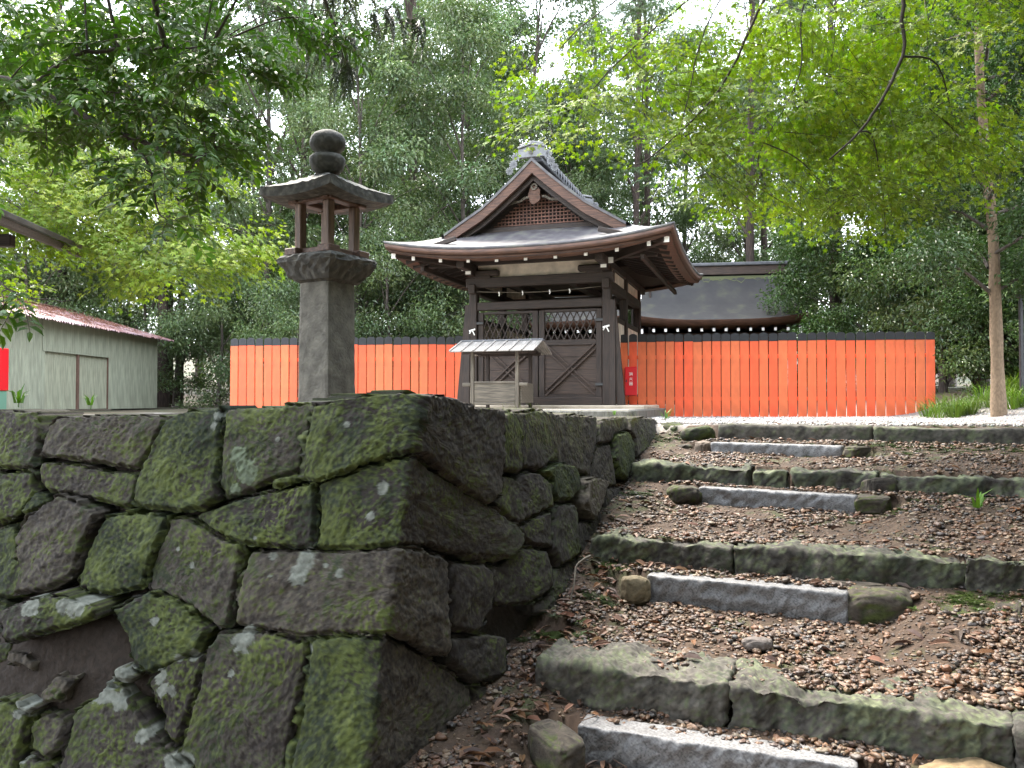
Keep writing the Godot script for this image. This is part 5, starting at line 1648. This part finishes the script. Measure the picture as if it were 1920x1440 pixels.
func tuft(n: int, high: float, spread: float, c: Color, wide := 0.008) -> ArrayMesh:
	var st := tool()
	st.set_smooth_group(-1)
	for i in n:
		var an := rng.randf() * TAU
		var out := Vector3(cos(an), 0, sin(an))
		var r := rng.randf() * spread * 0.4
		var side := Vector3(-out.z, 0, out.x) * wide * 0.5
		var h := high * rng.randf_range(0.6, 1.1)
		var p0 := out * r
		var p1 := p0 + out * spread * 0.25 + Vector3(0, h * 0.6, 0)
		var p2 := p0 + out * spread * rng.randf_range(0.6, 1.1) + Vector3(0, h * rng.randf_range(0.55, 1.0), 0)
		st.set_color(vary(c, 0.25))
		quad(st, p0 - side, p0 + side, p1 + side * 0.8, p1 - side * 0.8)
		tri(st, p1 - side * 0.8, p1 + side * 0.8, p2)
	return done(st)

func build_small() -> void:
	# grass at the fence end
	var grass := tuft(46, 0.34, 0.34, Color(0.10, 0.165, 0.03), 0.012)
	var xf := []
	var tints := []
	for i in 60:
		var x := rng.randf_range(6.6, 9.2)
		var d := 12.6 + rng.randf_range(-0.9, 0.9)
		xf.append(Transform3D(Basis(Vector3.UP, rng.randf() * TAU).scaled(Vector3.ONE * rng.randf_range(0.6, 1.2)), P(x, land(x, d), d)))
		tints.append(tint(0.3))
	tag(crown(numbered("grass"), grass, M.maple, xf, tints, self), "bright green long grass at the end of the vermilion fence", "grass", "", "stuff")
	# small weeds
	var weeds := [[-2.42, -0.01, 3.95, 0.10, "small upright weed rooted on the wall top by the shed"], [-2.05, -0.02, 3.92, 0.07, "low narrow-leaved weed rooted on the wall top by the shed"], [1.40, -0.16, 7.35, 0.10, "little leafy weed at the end of the stair-side wall"], [2.72, -0.62, 4.72, 0.14, "thin-stemmed weed growing under the very long step stone"], [0.98, -0.13, 7.7, 0.06, "tiny weed at the edge of the gate platform"], [-1.62, -0.93, 3.30, 0.05, "tiny fern in the earth gap of the wall"]]
	for i in weeds.size():
		var w: Array = weeds[i]
		var h: float = w[3]
		var t := thing("weed", w[4], "plant", P(w[0], w[1], w[2]), i * 1.3)
		put("leaves", tuft(9, h, h * 0.8, Color(0.10, 0.20, 0.03), h * 0.14), M.maple, t)
		var st := tool()
		tube(st, [Vector3(0, -0.02, 0), Vector3(0.004, h * 0.5, 0)], [0.003, 0.0015], 5)
		put("stem", done(st), M.leaf_stem, t)
	# fallen leaves
	var dry := tool()
	dry.set_smooth_group(-1)
	leaf(dry, Vector3(-0.05, 0, 0), Vector3.RIGHT, Vector3.UP, 0.10, 0.034, Color(1, 1, 1), true)
	var dm := done(dry)
	xf = []
	tints = []
	for i in 650:
		var d := rng.randf_range(2.5, 7.2)
		var x := rng.randf_range(0.0, 3.6)
		if i < 230:
			d = rng.randf_range(2.7, 4.7)
			x = -0.10 + 0.37 * (d - 3.26) + absf(rng.randfn(0.0, 0.22)) + 0.03
		elif x < -0.05 + 0.37 * (d - 3.26): continue
		var b := Basis(Vector3.UP, rng.randf() * TAU) * Basis(Vector3.RIGHT, rng.randf_range(-0.5, 0.5)) * Basis(Vector3.BACK, rng.randf_range(-0.25, 0.25))
		xf.append(Transform3D(b.scaled(Vector3.ONE * rng.randf_range(0.35, 1.0)), P(x, land(x, d) + 0.02, d)))
		tints.append(vary([Color(0.12, 0.058, 0.035), Color(0.18, 0.10, 0.065), Color(0.06, 0.035, 0.025), Color(0.14, 0.07, 0.03)][rng.randi() % 4], 0.3))
	tag(instances(numbered("fallen_leaves"), dm, M.dry, xf, tints, self), "brown dry leaves scattered on the gravel along the wall foot", "fallen leaves", "", "stuff")
	var pole := thing("black_post", "thin black post standing among the trees beyond the fence end", "post", P(7.60, 0.25, 12.0))
	put("shaft", cbox(Vector3(0, 0.55, 0), Vector3(0.05, 1.5, 0.05)), M.black, pole)
	put("head", cbox(Vector3(0, 1.34, 0), Vector3(0.09, 0.10, 0.09), 0.01), M.black, pole)
	# twigs
	var tw := tool()
	for i in 60:
		var d := rng.randf_range(2.6, 5.2)
		var x := -0.05 + 0.37 * (d - 3.26) + absf(rng.randfn(0.0, 0.35))
		var a := rng.randf() * TAU
		var l := rng.randf_range(0.05, 0.16)
		var p := P(x, land(x, d) + 0.018, d)
		tube(tw, [p, p + Vector3(cos(a) * l * 0.5, 0.012, sin(a) * l * 0.5), p + Vector3(cos(a + 0.3) * l, 0.004, sin(a + 0.3) * l)], [0.0022, 0.002, 0.001], 4)
	tag(put("twig_litter", done(tw), M.twig_brown, self), "thin brown twigs lying along the wall foot", "twigs", "", "stuff")
	# bare root at the wall foot
	var rt := tool()
	tube(rt, smooth_path([P(0.405, -0.80, 4.18), P(0.33, -0.83, 4.10), P(0.31, -0.90, 4.02), P(0.29, -0.98, 3.97), P(0.31, -1.04, 3.93)], 5), range(21).map(func(i): return 0.007 - 0.0002 * i), 6, 0.4)
	tag(put("bare_root", done(rt), M.pale_x, self), "pale bare root hanging down the stair-side wall foot", "root")
	# moss cushions on the gravel
	var moss := tuft(50, 0.014, 0.05, Color(0.055, 0.085, 0.018), 0.004)
	xf = []
	tints = []
	for q: Array in [[0.26, 3.75, 0.07, 80], [0.42, 4.1, 0.05, 30], [0.62, 4.47, 0.10, 50], [3.0, 6.3, 0.30, 160], [3.6, 6.05, 0.25, 110], [1.4, 7.1, 0.15, 50], [2.2, 3.75, 0.15, 60], [0.85, 5.6, 0.08, 40], [2.45, 4.95, 0.15, 50]]:
		for i in int(q[3]):
			var x: float = q[0] + rng.randfn(0.0, q[2])
			var d: float = q[1] + rng.randfn(0.0, q[2] * 0.5)
			xf.append(Transform3D(Basis(Vector3.UP, rng.randf() * TAU).scaled(Vector3.ONE * rng.randf_range(0.5, 1.1)), P(x, land(x, d) - 0.002, d)))
			tints.append(tint(0.35))
	tag(crown(numbered("moss"), moss, M.leaf, xf, tints, self), "green moss cushions growing on the gravel of the steps", "moss", "", "stuff")
	# hanging dry moss threads over the stair-side stones
	var th := tool()
	th.set_smooth_group(-1)
	for i in 700:
		var a: float = [0.9, 1.35, 2.9, 3.5, 1.9][i % 5] + rng.randfn(0.0, 0.16)
		var y: float = along(TOPS, a / WALL_LEN).z - rng.randf() * [0.22, 0.2, 0.1, 0.08, 0.3][i % 5]
		var l := rng.randf_range(0.03, 0.09)
		var n := wall_normal(a, y)
		var p := wall_at(a, y) + n * 0.035
		var side := n.cross(Vector3.UP).normalized() * 0.0016
		th.set_color(vary(Color(0.13, 0.15, 0.035), 0.4))
		var e := p + Vector3(0, -l, 0) + n * 0.012 + side * rng.randf_range(-8, 8)
		tri(th, p - side, p + side, e)
	tag(put("trailing_moss", done(th), M.leaf, self), "thin yellowish moss threads trailing over the stair-side stones", "moss", "", "stuff")

func build_forest() -> void:
	rng.seed = 77
	var pale := clump(80, 0.55, 0.15, 0.062, Color(0.115, 0.16, 0.075), 0.6)
	var dark := clump(110, 0.55, 0.105, 0.042, Color(0.10, 0.14, 0.06), 0.62)
	var needle := frond(30, 0.95, Color(0.09, 0.13, 0.06))
	var near := clump(90, 0.34, 0.075, 0.034, Color(0.05, 0.085, 0.025), 0.6)
	var g := "trees of the wood behind the shrine"
	var kinds := [
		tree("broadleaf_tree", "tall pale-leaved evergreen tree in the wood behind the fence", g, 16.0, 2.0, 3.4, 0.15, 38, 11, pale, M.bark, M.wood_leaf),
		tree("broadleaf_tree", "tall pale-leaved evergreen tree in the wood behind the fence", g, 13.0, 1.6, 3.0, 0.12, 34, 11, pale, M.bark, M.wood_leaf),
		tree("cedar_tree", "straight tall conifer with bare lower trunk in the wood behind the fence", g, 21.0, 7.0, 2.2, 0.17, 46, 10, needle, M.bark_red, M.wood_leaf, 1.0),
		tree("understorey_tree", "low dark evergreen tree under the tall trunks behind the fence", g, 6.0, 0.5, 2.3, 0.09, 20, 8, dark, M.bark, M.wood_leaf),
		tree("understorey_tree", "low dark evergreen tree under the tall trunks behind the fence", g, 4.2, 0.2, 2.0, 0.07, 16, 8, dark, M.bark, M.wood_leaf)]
	var used := {}
	var spot := func(kind: int, x: float, d: float, size: float) -> void:
		var at := P(x, land(x, d) - 0.05, d)
		var turn := rng.randf() * TAU
		if not used.has(kind):
			used[kind] = true
			kinds[kind].position = at
			kinds[kind].rotation.y = turn
			kinds[kind].scale = Vector3.ONE * size
		else:
			var c: Node3D = kinds[kind].duplicate()
			c.name = numbered(["broadleaf_tree", "broadleaf_tree", "cedar_tree", "understorey_tree", "understorey_tree"][kind])
			add_child(c)
			c.position = at
			c.rotation.y = turn
			c.scale = Vector3.ONE * size
	# broadleaf masses behind the gate and lantern, by place
	for q: Array in [[-4.2, 21.5, 0.85], [-1.3, 22.5, 0.9], [0.9, 30.0, 1.1], [-7.6, 24.5, 0.95], [2.0, 28.5, 0.85], [-10.8, 26.0, 0.95], [-14.0, 24.0, 0.9], [9.0, 31.0, 0.95], [11.0, 27.0, 0.95], [14.5, 25.0, 1.0], [-5.5, 29.0, 1.0], [-1.5, 31.0, 1.0], [-17.0, 30.0, 1.1], [8.0, 37.0, 1.05], [-10.0, 36.0, 1.1], [18.0, 33.0, 1.1], [-23.0, 38.0, 1.2], [24.0, 38.0, 1.2], [-14.0, 44.0, 1.25], [-6.0, 43.0, 1.25], [-1.0, 41.0, 1.2], [12.0, 43.0, 1.25], [18.0, 45.0, 1.3], [-20.0, 47.0, 1.3], [4.0, 47.0, 1.15], [2.6, 35.0, 1.1], [6.2, 37.0, 1.1], [-3.4, 37.0, 1.15]]:
		spot.call(0 if rng.randf() < 0.5 else 1, q[0], q[1], q[2])
	for q: Array in [[-6.2, 23.5, 0.9], [-3.0, 25.0, 1.0], [4.1, 27.0, 0.9], [4.9, 29.5, 1.0], [7.3, 24.5, 0.95], [8.8, 22.0, 0.9], [10.4, 21.0, 0.95], [12.5, 20.5, 1.0], [-10.6, 24.5, 1.0], [-12.4, 29.0, 1.0], [-14.0, 25.0, 1.0], [15.0, 24.0, 1.0], [-18.0, 27.0, 1.0], [11.0, 35.0, 1.1], [-8.5, 36.0, 1.1], [-4.4, 34.0, 1.1], [18.0, 27.0, 1.0]]:
		spot.call(2, q[0], q[1], q[2])
	for q: Array in [[-8.6, 23.5, 0.9], [-5.4, 20.0, 0.8], [-3.0, 20.5, 0.85], [-1.2, 21.0, 0.9], [-6.8, 26.5, 1.2], [-11.5, 25.5, 1.0], [-13.5, 22.5, 1.0], [-4.5, 24.5, 1.1], [1.0, 27.0, 1.1], [9.6, 20.5, 0.9], [9.0, 16.8, 0.9], [9.6, 14.5, 0.95], [6.6, 30.0, 1.2], [10.0, 26.0, 1.2], [11.0, 19.0, 1.1], [12.5, 15.5, 1.1], [13.5, 23.0, 1.2], [-9.8, 31.0, 1.3], [-15.5, 27.5, 1.2], [3.0, 31.0, 1.2], [16.0, 20.0, 1.2], [10.8, 12.8, 0.9], [-2.5, 33.0, 1.3], [-17.5, 24.0, 1.1], [20.0, 26.0, 1.3]]:
		spot.call(3 if rng.randf() < 0.6 else 4, q[0], q[1], q[2])
	for i in 18:   # the wood goes on behind
		spot.call([3, 2, 3][i % 3], -38.0 + 76.0 * (i + rng.randf() * 0.6) / 18.0, rng.randf_range(42.0, 56.0), rng.randf_range(1.2, 1.6))

	# unseen tall trees added around the viewer so their crowns shade the steps
	var shade := "unseen tall trees added around the steps for shade"
	var sh := tree("shade_tree", "tall evergreen added out of view around the foot of the steps to shade them", shade, 12.5, 5.0, 3.8, 0.25, 40, 10, pale, M.bark, M.wood_leaf)
	sh.position = P(-5.6, -1.4, -1.2)
	for q: Array in [[5.6, -0.5, 1.4], [5.9, 2.4, 2.2], [-1.8, -5.0, 2.6], [3.4, -4.6, 0.2], [-6.5, -3.5, 0.9]]:
		var c: Node3D = sh.duplicate()
		c.name = numbered("shade_tree")
		add_child(c)
		c.position = P(q[0], land(q[0], q[1]) - 0.05, q[1])
		c.rotation.y = q[2]

	# slender pale trunk at the fence end
	var pt := thing("slender_tree", "slender tree with pale bare trunk rising beyond the fence end", "tree", P(6.95, 0.05, 11.5))
	var st := tool()
	var path := smooth_path([Vector3(0, -0.3, 0), Vector3(-0.03, 1.2, 0), Vector3(-0.06, 2.2, 0.02), Vector3(-0.13, 3.4, 0.0), Vector3(-0.22, 5.0, 0), Vector3(-0.2, 7.5, 0.1), Vector3(-0.3, 10.0, 0.0)], 5)
	var rad := []
	for i in path.size(): rad.append(0.088 * (1.0 - 0.6 * i / path.size()) * (1.25 if i < 2 else 1.0))
	tube(st, path, rad, 12, 0.25)
	put("trunk", done(st), M.bark_pale, pt)
	st = tool()
	var xf := []
	var tints := []
	for p in 30:
		var y := 1.6 + 7.6 * (p + rng.randf()) / 30.0
		var an := p * 2.4
		var c := Vector3(-0.15 + cos(an) * rng.randf_range(0.7, 1.9), y, sin(an) * rng.randf_range(0.5, 1.5))
		tube(st, [Vector3(-0.12, y - 0.35, 0), c * Vector3(0.5, 1, 0.5) - Vector3(0, 0.1, 0), c], [0.03, 0.02, 0.006], 5)
		for k in 26:
			xf.append(Transform3D(Basis(Vector3.UP, rng.randf() * TAU).scaled(Vector3.ONE * rng.randf_range(0.7, 1.2)), c + rand_dir() * 0.6 * pow(rng.randf(), 0.5) * Vector3(1, 0.6, 1)))
			tints.append(tint(0.25))
	put("limbs", done(st), M.bark, pt)
	crown("crown", near, M.leaf, xf, tints, pt).set_meta("kind", "stuff")

	# dark evergreens at the fence end, plus unseen ones added to block skylight
	var de := tree("dark_evergreen", "dense dark evergreen with foliage down to the ground, at the fence end, or added unseen around the steps to block skylight", "dark evergreens along the steps and the fence end", 7.0, 0.6, 2.0, 0.12, 40, 20, near, M.bark, M.leaf)
	de.position = P(9.9, 0.1, 14.8)
	for q: Array in [[5.0, 2.4, 1.0], [4.6, 0.2, 1.1], [6.0, 4.8, 1.0], [7.0, 7.0, 1.0], [2.0, -3.6, 1.2], [4.2, -2.6, 1.2], [-0.4, -4.4, 1.3], [-3.0, -4.6, 1.3], [4.0, -1.0, 1.1], [5.4, 3.6, 1.2], [6.6, 5.8, 1.1], [10.2, 12.6, 0.8], [11.6, 14.5, 1.2], [10.3, 16.6, 1.3], [9.4, 20.0, 1.35], [12.4, 18.0, 1.4], [9.2, 12.6, 0.5]]:
		var c: Node3D = de.duplicate()
		c.name = numbered("dark_evergreen")
		add_child(c)
		c.position = P(q[0], land(q[0], q[1]) - 0.05, q[1])
		c.rotation.y = rng.randf() * TAU
		c.scale = Vector3.ONE * q[2]

func build_near_trees() -> void:
	rng.seed = 31
	# broad-leaved bough over the wall
	var s1 := sprig(13, 0.25, 0.070, 0.031, Color(0.065, 0.135, 0.018))
	var s2 := sprig(11, 0.22, 0.076, 0.034, Color(0.08, 0.155, 0.02))
	near_tree("oak_tree", "broad-leaved tree whose dark green boughs reach over the mossy wall", P(-4.4, -0.2, 5.3), [P(-4.4, -0.4, 5.3), P(-4.3, 1.2, 5.2), P(-4.1, 2.6, 5.0), P(-3.9, 4.5, 4.8)], 0.16,
		[[-2.75, 2.05, 4.7, 0.50, 64], [-2.2, 2.1, 4.6, 0.45, 60], [-1.72, 2.0, 4.5, 0.36, 42], [-1.50, 1.92, 4.45, 0.18, 12], [-2.65, 1.62, 4.5, 0.38, 44], [-2.15, 1.62, 4.4, 0.36, 48], [-1.72, 1.50, 4.3, 0.30, 36], [-1.56, 1.36, 4.3, 0.14, 11], [-1.66, 1.18, 4.2, 0.12, 8], [-1.95, 1.22, 4.25, 0.18, 14], [-1.78, 0.95, 4.2, 0.10, 6], [-1.36, 2.25, 4.6, 0.25, 18], [-1.05, 2.2, 4.7, 0.16, 8], [-3.3, 2.2, 4.9, 0.5, 40], [-3.4, 1.5, 4.8, 0.35, 20], [-2.5, 0.50, 3.95, 0.14, 8], [-2.62, 0.75, 4.0, 0.12, 5],
		[-2.5, 2.7, 4.7, 0.6, 44], [-1.7, 2.75, 4.5, 0.5, 32], [-3.4, 3.1, 4.9, 0.7, 40], [-1.0, 2.9, 4.3, 0.4, 16], [-2.4, 3.5, 4.0, 0.8, 34], [-3.0, 3.6, 3.0, 0.8, 36], [-2.0, 4.0, 2.0, 0.8, 36], [-3.6, 4.2, 4.8, 0.9, 40]],
		[s1, s2], M.bark, M.leaf, 0.35,
		[[0.030, [P(-4.2, 1.9, 5.1), P(-3.3, 1.95, 4.8), P(-2.75, 1.78, 4.55), P(-2.3, 1.55, 4.4), P(-1.9, 1.36, 4.3), P(-1.6, 1.30, 4.25)]], [0.016, [P(-2.75, 1.78, 4.55), P(-2.45, 1.95, 4.5), P(-2.1, 1.98, 4.5), P(-1.7, 2.0, 4.5)]], [0.010, [P(-2.1, 1.45, 4.35), P(-1.95, 1.25, 4.3), P(-1.88, 1.02, 4.25), P(-1.78, 0.92, 4.2)]], [0.008, [P(-3.3, 1.2, 4.6), P(-2.8, 0.8, 4.2), P(-2.5, 0.55, 3.98), P(-2.15, 0.48, 3.9)]]])
	# lime-green maple by the pavilion
	var m1 := maple_spray(42, 0.62, 0.058, Color(0.17, 0.24, 0.022))
	var m2 := maple_spray(36, 0.52, 0.055, Color(0.22, 0.29, 0.025))
	near_tree("maple_tree", "lime-green maple with layered sprays beside the pavilion", P(-10.00, -0.30, 10.00), [P(-10.00, -0.37, 10.00), P(-9.76, 1.22, 10.00), P(-9.27, 3.17, 10.00), P(-8.54, 5.12, 9.76)], 0.14,
		[[-6.59, 3.29, 10.13, 0.98, 60], [-5.73, 2.93, 9.88, 0.85, 60], [-5.00, 2.56, 9.76, 0.73, 55], [-4.39, 2.10, 9.64, 0.61, 48], [-3.90, 1.73, 9.52, 0.46, 36], [-3.48, 1.83, 9.39, 0.30, 16], [-3.11, 1.98, 9.39, 0.22, 8], [-5.49, 2.13, 9.88, 0.61, 40], [-6.22, 2.38, 10.13, 0.73, 43], [-4.58, 1.59, 9.76, 0.37, 21], [-6.34, 4.27, 10.25, 1.10, 52], [-4.88, 4.03, 10.00, 0.98, 48], [-3.90, 3.05, 9.76, 0.61, 28], [-7.56, 3.90, 10.25, 1.10, 48], [-6.10, 5.25, 9.76, 1.22, 43], [-7.20, 1.71, 10.86, 0.49, 19]],
		[m1, m2], M.bark, M.maple, 0.38, [[0.022, [P(-9.03, 3.90, 9.88), P(-7.56, 3.54, 10.00), P(-6.34, 2.87, 9.88), P(-5.25, 2.20, 9.76), P(-4.39, 1.71, 9.64)]], [0.016, [P(-9.03, 3.66, 9.88), P(-7.32, 3.05, 10.13), P(-6.10, 2.38, 10.00), P(-5.12, 1.83, 9.88)]]])
	# lacy maple over the steps
	var n1 := maple_spray(46, 0.5, 0.044, Color(0.165, 0.235, 0.026))
	var n2 := maple_spray(40, 0.42, 0.042, Color(0.21, 0.28, 0.03))
	near_tree("maple_tree", "light green maple whose dark thin boughs hang over the steps", P(7.2, 0.0, 7.4), [P(7.2, -0.3, 7.4), P(6.9, 1.4, 7.3), P(6.3, 3.0, 7.1), P(5.4, 4.4, 6.8), P(4.2, 5.2, 6.6)], 0.17,
		[[3.4, 3.0, 6.6, 0.7, 54], [2.7, 3.05, 6.5, 0.65, 50], [2.05, 3.05, 6.4, 0.5, 34], [1.5, 2.75, 6.3, 0.42, 26], [1.1, 2.5, 6.2, 0.32, 14], [3.7, 2.3, 6.7, 0.6, 46], [3.0, 2.25, 6.6, 0.55, 46], [2.4, 2.35, 6.4, 0.45, 36], [1.85, 2.25, 6.3, 0.4, 26], [1.4, 2.05, 6.2, 0.3, 14], [3.1, 1.7, 6.7, 0.38, 24], [2.55, 1.78, 6.6, 0.36, 24], [2.05, 1.75, 6.5, 0.26, 12], [0.62, 2.35, 6.3, 0.24, 8], [0.25, 2.15, 6.2, 0.16, 5], [0.95, 2.9, 6.4, 0.28, 9], [1.55, 1.72, 6.2, 0.16, 6], [0.25, 2.7, 6.4, 0.22, 6],
		[4.6, 3.9, 6.8, 0.9, 30], [3.4, 3.9, 6.3, 0.8, 26], [2.2, 4.0, 6.0, 0.7, 20], [1.3, 3.7, 5.8, 0.6, 12], [4.3, 4.4, 4.8, 0.9, 30], [3.2, 4.8, 3.4, 0.9, 30]],
		[n1, n2], M.bark, M.maple, 0.42,
		[[0.027, [P(5.6, 4.2, 6.8), P(4.2, 3.9, 6.2), P(3.2, 3.5, 5.8), P(2.82, 3.0, 5.7), P(2.78, 2.45, 5.7), P(2.55, 2.0, 5.75), P(2.30, 1.75, 5.8)]], [0.014, [P(2.6, 4.0, 6.0), P(1.95, 3.1, 6.0), P(1.6, 2.4, 6.1), P(1.15, 1.95, 6.2), P(0.9, 1.8, 6.2)]], [0.010, [P(2.8, 4.0, 6.0), P(2.25, 3.1, 6.1), P(2.2, 2.5, 6.1), P(1.95, 2.0, 6.2)]], [0.008, [P(2.2, 3.9, 6.0), P(1.55, 3.0, 6.1), P(1.35, 2.3, 6.2), P(1.3, 1.95, 6.2)]], [0.010, [P(2.4, 4.0, 6.0), P(1.5, 3.2, 6.1), P(1.0, 2.8, 6.2), P(0.6, 2.4, 6.3), P(0.5, 2.0, 6.3)]], [0.007, [P(1.6, 3.6, 6.1), P(0.6, 3.0, 6.3), P(0.3, 2.6, 6.3), P(0.28, 2.1, 6.3)]]])
	# hanging conifer twigs in front of the tall trees
	var fr := frond(40, 0.26, Color(0.07, 0.075, 0.045))
	near_tree("cypress_tree", "cypress with drooping brownish twigs hanging above the stone lantern", P(-3.3, -1.4, 2.2), [P(-3.3, -1.5, 2.2), P(-3.3, 1.5, 2.25), P(-3.2, 5.0, 2.3), P(-3.2, 8.0, 2.3)], 0.17,
		[[-1.32, 2.72, 6.0, 0.14, 18], [-1.25, 2.52, 6.0, 0.09, 10], [-1.5, 2.85, 6.0, 0.16, 14], [-0.95, 2.95, 6.0, 0.12, 8], [-0.72, 2.88, 6.0, 0.08, 5], [-1.3, 3.1, 5.8, 0.3, 24], [-2.0, 3.6, 4.8, 0.5, 30]],
		[fr], M.bark_red, M.leaf, 1.15, [[0.03, [P(-3.2, 4.4, 2.3), P(-2.4, 4.2, 4.0), P(-1.7, 3.6, 5.2), P(-1.35, 2.9, 5.9), P(-1.25, 2.5, 6.0)]]])

func _ready() -> void:
	# ---- camera, sky, sun, exposure
	var cam := Camera3D.new()
	cam.name = "camera"
	cam.fov = 50.99
	cam.far = 400.0
	cam.position = P(0, 0, 0)
	cam.rotation_degrees.x = 1.214
	add_child(cam)
	cam.current = true
	var sky_mat := ProceduralSkyMaterial.new()
	sky_mat.sky_top_color = Color(0.80, 0.84, 0.90)
	sky_mat.sky_horizon_color = Color(0.95, 0.96, 0.97)
	sky_mat.sky_curve = 0.2
	sky_mat.ground_bottom_color = Color(0.25, 0.24, 0.2)
	sky_mat.ground_horizon_color = Color(0.6, 0.62, 0.58)
	sky_mat.sky_energy_multiplier = 1.0
	var sky := Sky.new()
	sky.sky_material = sky_mat
	var env := Environment.new()
	env.background_mode = Environment.BG_SKY
	env.sky = sky
	env.tonemap_mode = Environment.TONE_MAPPER_LINEAR
	env.tonemap_exposure = 10.0
	env.sdfgi_enabled = true
	env.ssao_enabled = true
	env.ssil_enabled = true
	env.fog_enabled = false
	env.fog_density = 0.0003
	env.fog_light_color = Color(0.93, 0.96, 0.95)
	var we := WorldEnvironment.new()
	we.name = "environment"
	we.environment = env
	add_child(we)
	var sun := DirectionalLight3D.new()
	sun.name = "sun"
	sun.light_color = Color(1.0, 0.97, 0.93)
	sun.light_energy = 0.5
	sun.light_angular_distance = 25.0
	sun.shadow_enabled = true
	add_child(sun)
	sun.look_at_from_position(Vector3(-5, 15, -18), Vector3(0, 0, -9))
	# ---- noises and materials
	for q in [[big, 1.0, 3, 11], [mid, 4.0, 4, 12], [fine, 14.0, 3, 13], [cell, 2.2, 1, 14]]:
		q[0].noise_type = FastNoiseLite.TYPE_SIMPLEX_SMOOTH
		q[0].frequency = q[1]
		q[0].fractal_octaves = q[2]
		q[0].seed = q[3]
	cell.noise_type = FastNoiseLite.TYPE_CELLULAR
	cell.cellular_return_type = FastNoiseLite.RETURN_DISTANCE
	rng.seed = 5
	materials()
	var g8 := func(v: float) -> Color: return Color(v, v, v)
	M.grey_board = wood(lin(0.42, 0.38, 0.34), 2, 0.7)
	M.hall_roof = mat(Color.WHITE, 0.9, noise_tex(0.006, lin(0.013, 0.012, 0.013), lin(0.05, 0.05, 0.03), 43, FastNoiseLite.TYPE_SIMPLEX_SMOOTH, 7, 512, [[0.6, lin(0.022, 0.021, 0.021)]]), Vector3.ONE * 0.4, M.grain_tex, 1.0)
	M.roof_moss = mat(lin(0.085, 0.09, 0.032), 0.9, M.grain_tex, Vector3.ONE * 2.0, M.grain_tex, 1.0)
	M.shed_door = mat(lin(0.38, 0.385, 0.28), 0.6, M.patch_tex, Vector3(2.2, 0.4, 2.2))
	M.pale_tile = mat(lin(0.20, 0.20, 0.205), 0.45, M.patch_tex, Vector3.ONE)
	M.lattice_red = wood(lin(0.30, 0.14, 0.095), 0)
	M.green_paint = mat(lin(0.12, 0.25, 0.18), 0.6)
	M.bark_red = mat(lin(0.085, 0.058, 0.045), 0.95, M.wood_tex, Vector3(4, 0.5, 4), M.wood_tex, 1.5, true)
	M.leaf_stem = mat(lin(0.08, 0.14, 0.03), 0.7)
	M.twig_brown = mat(lin(0.12, 0.075, 0.05), 0.9)
	# ---- setting, then things, then small details
	build_ground()
	build_wall()
	build_steps()
	build_gate()
	build_hall(P(6.02, -0.25, 24.2), deg_to_rad(-9.0), 2.05, "shrine hall with low bark roof and white rafter ends behind the vermilion fence")
	build_hall(P(0.9, -0.25, 25.0), deg_to_rad(-9.0), 2.3, "shrine hall glimpsed through the lattice of the gate doors")
	build_fences()
	build_lantern()
	build_offering_box()
	build_cabinet()
	build_shed()
	build_pavilion()
	build_forest()
	build_near_trees()
	build_gravel()
	build_plaza_gravel()
	build_small()
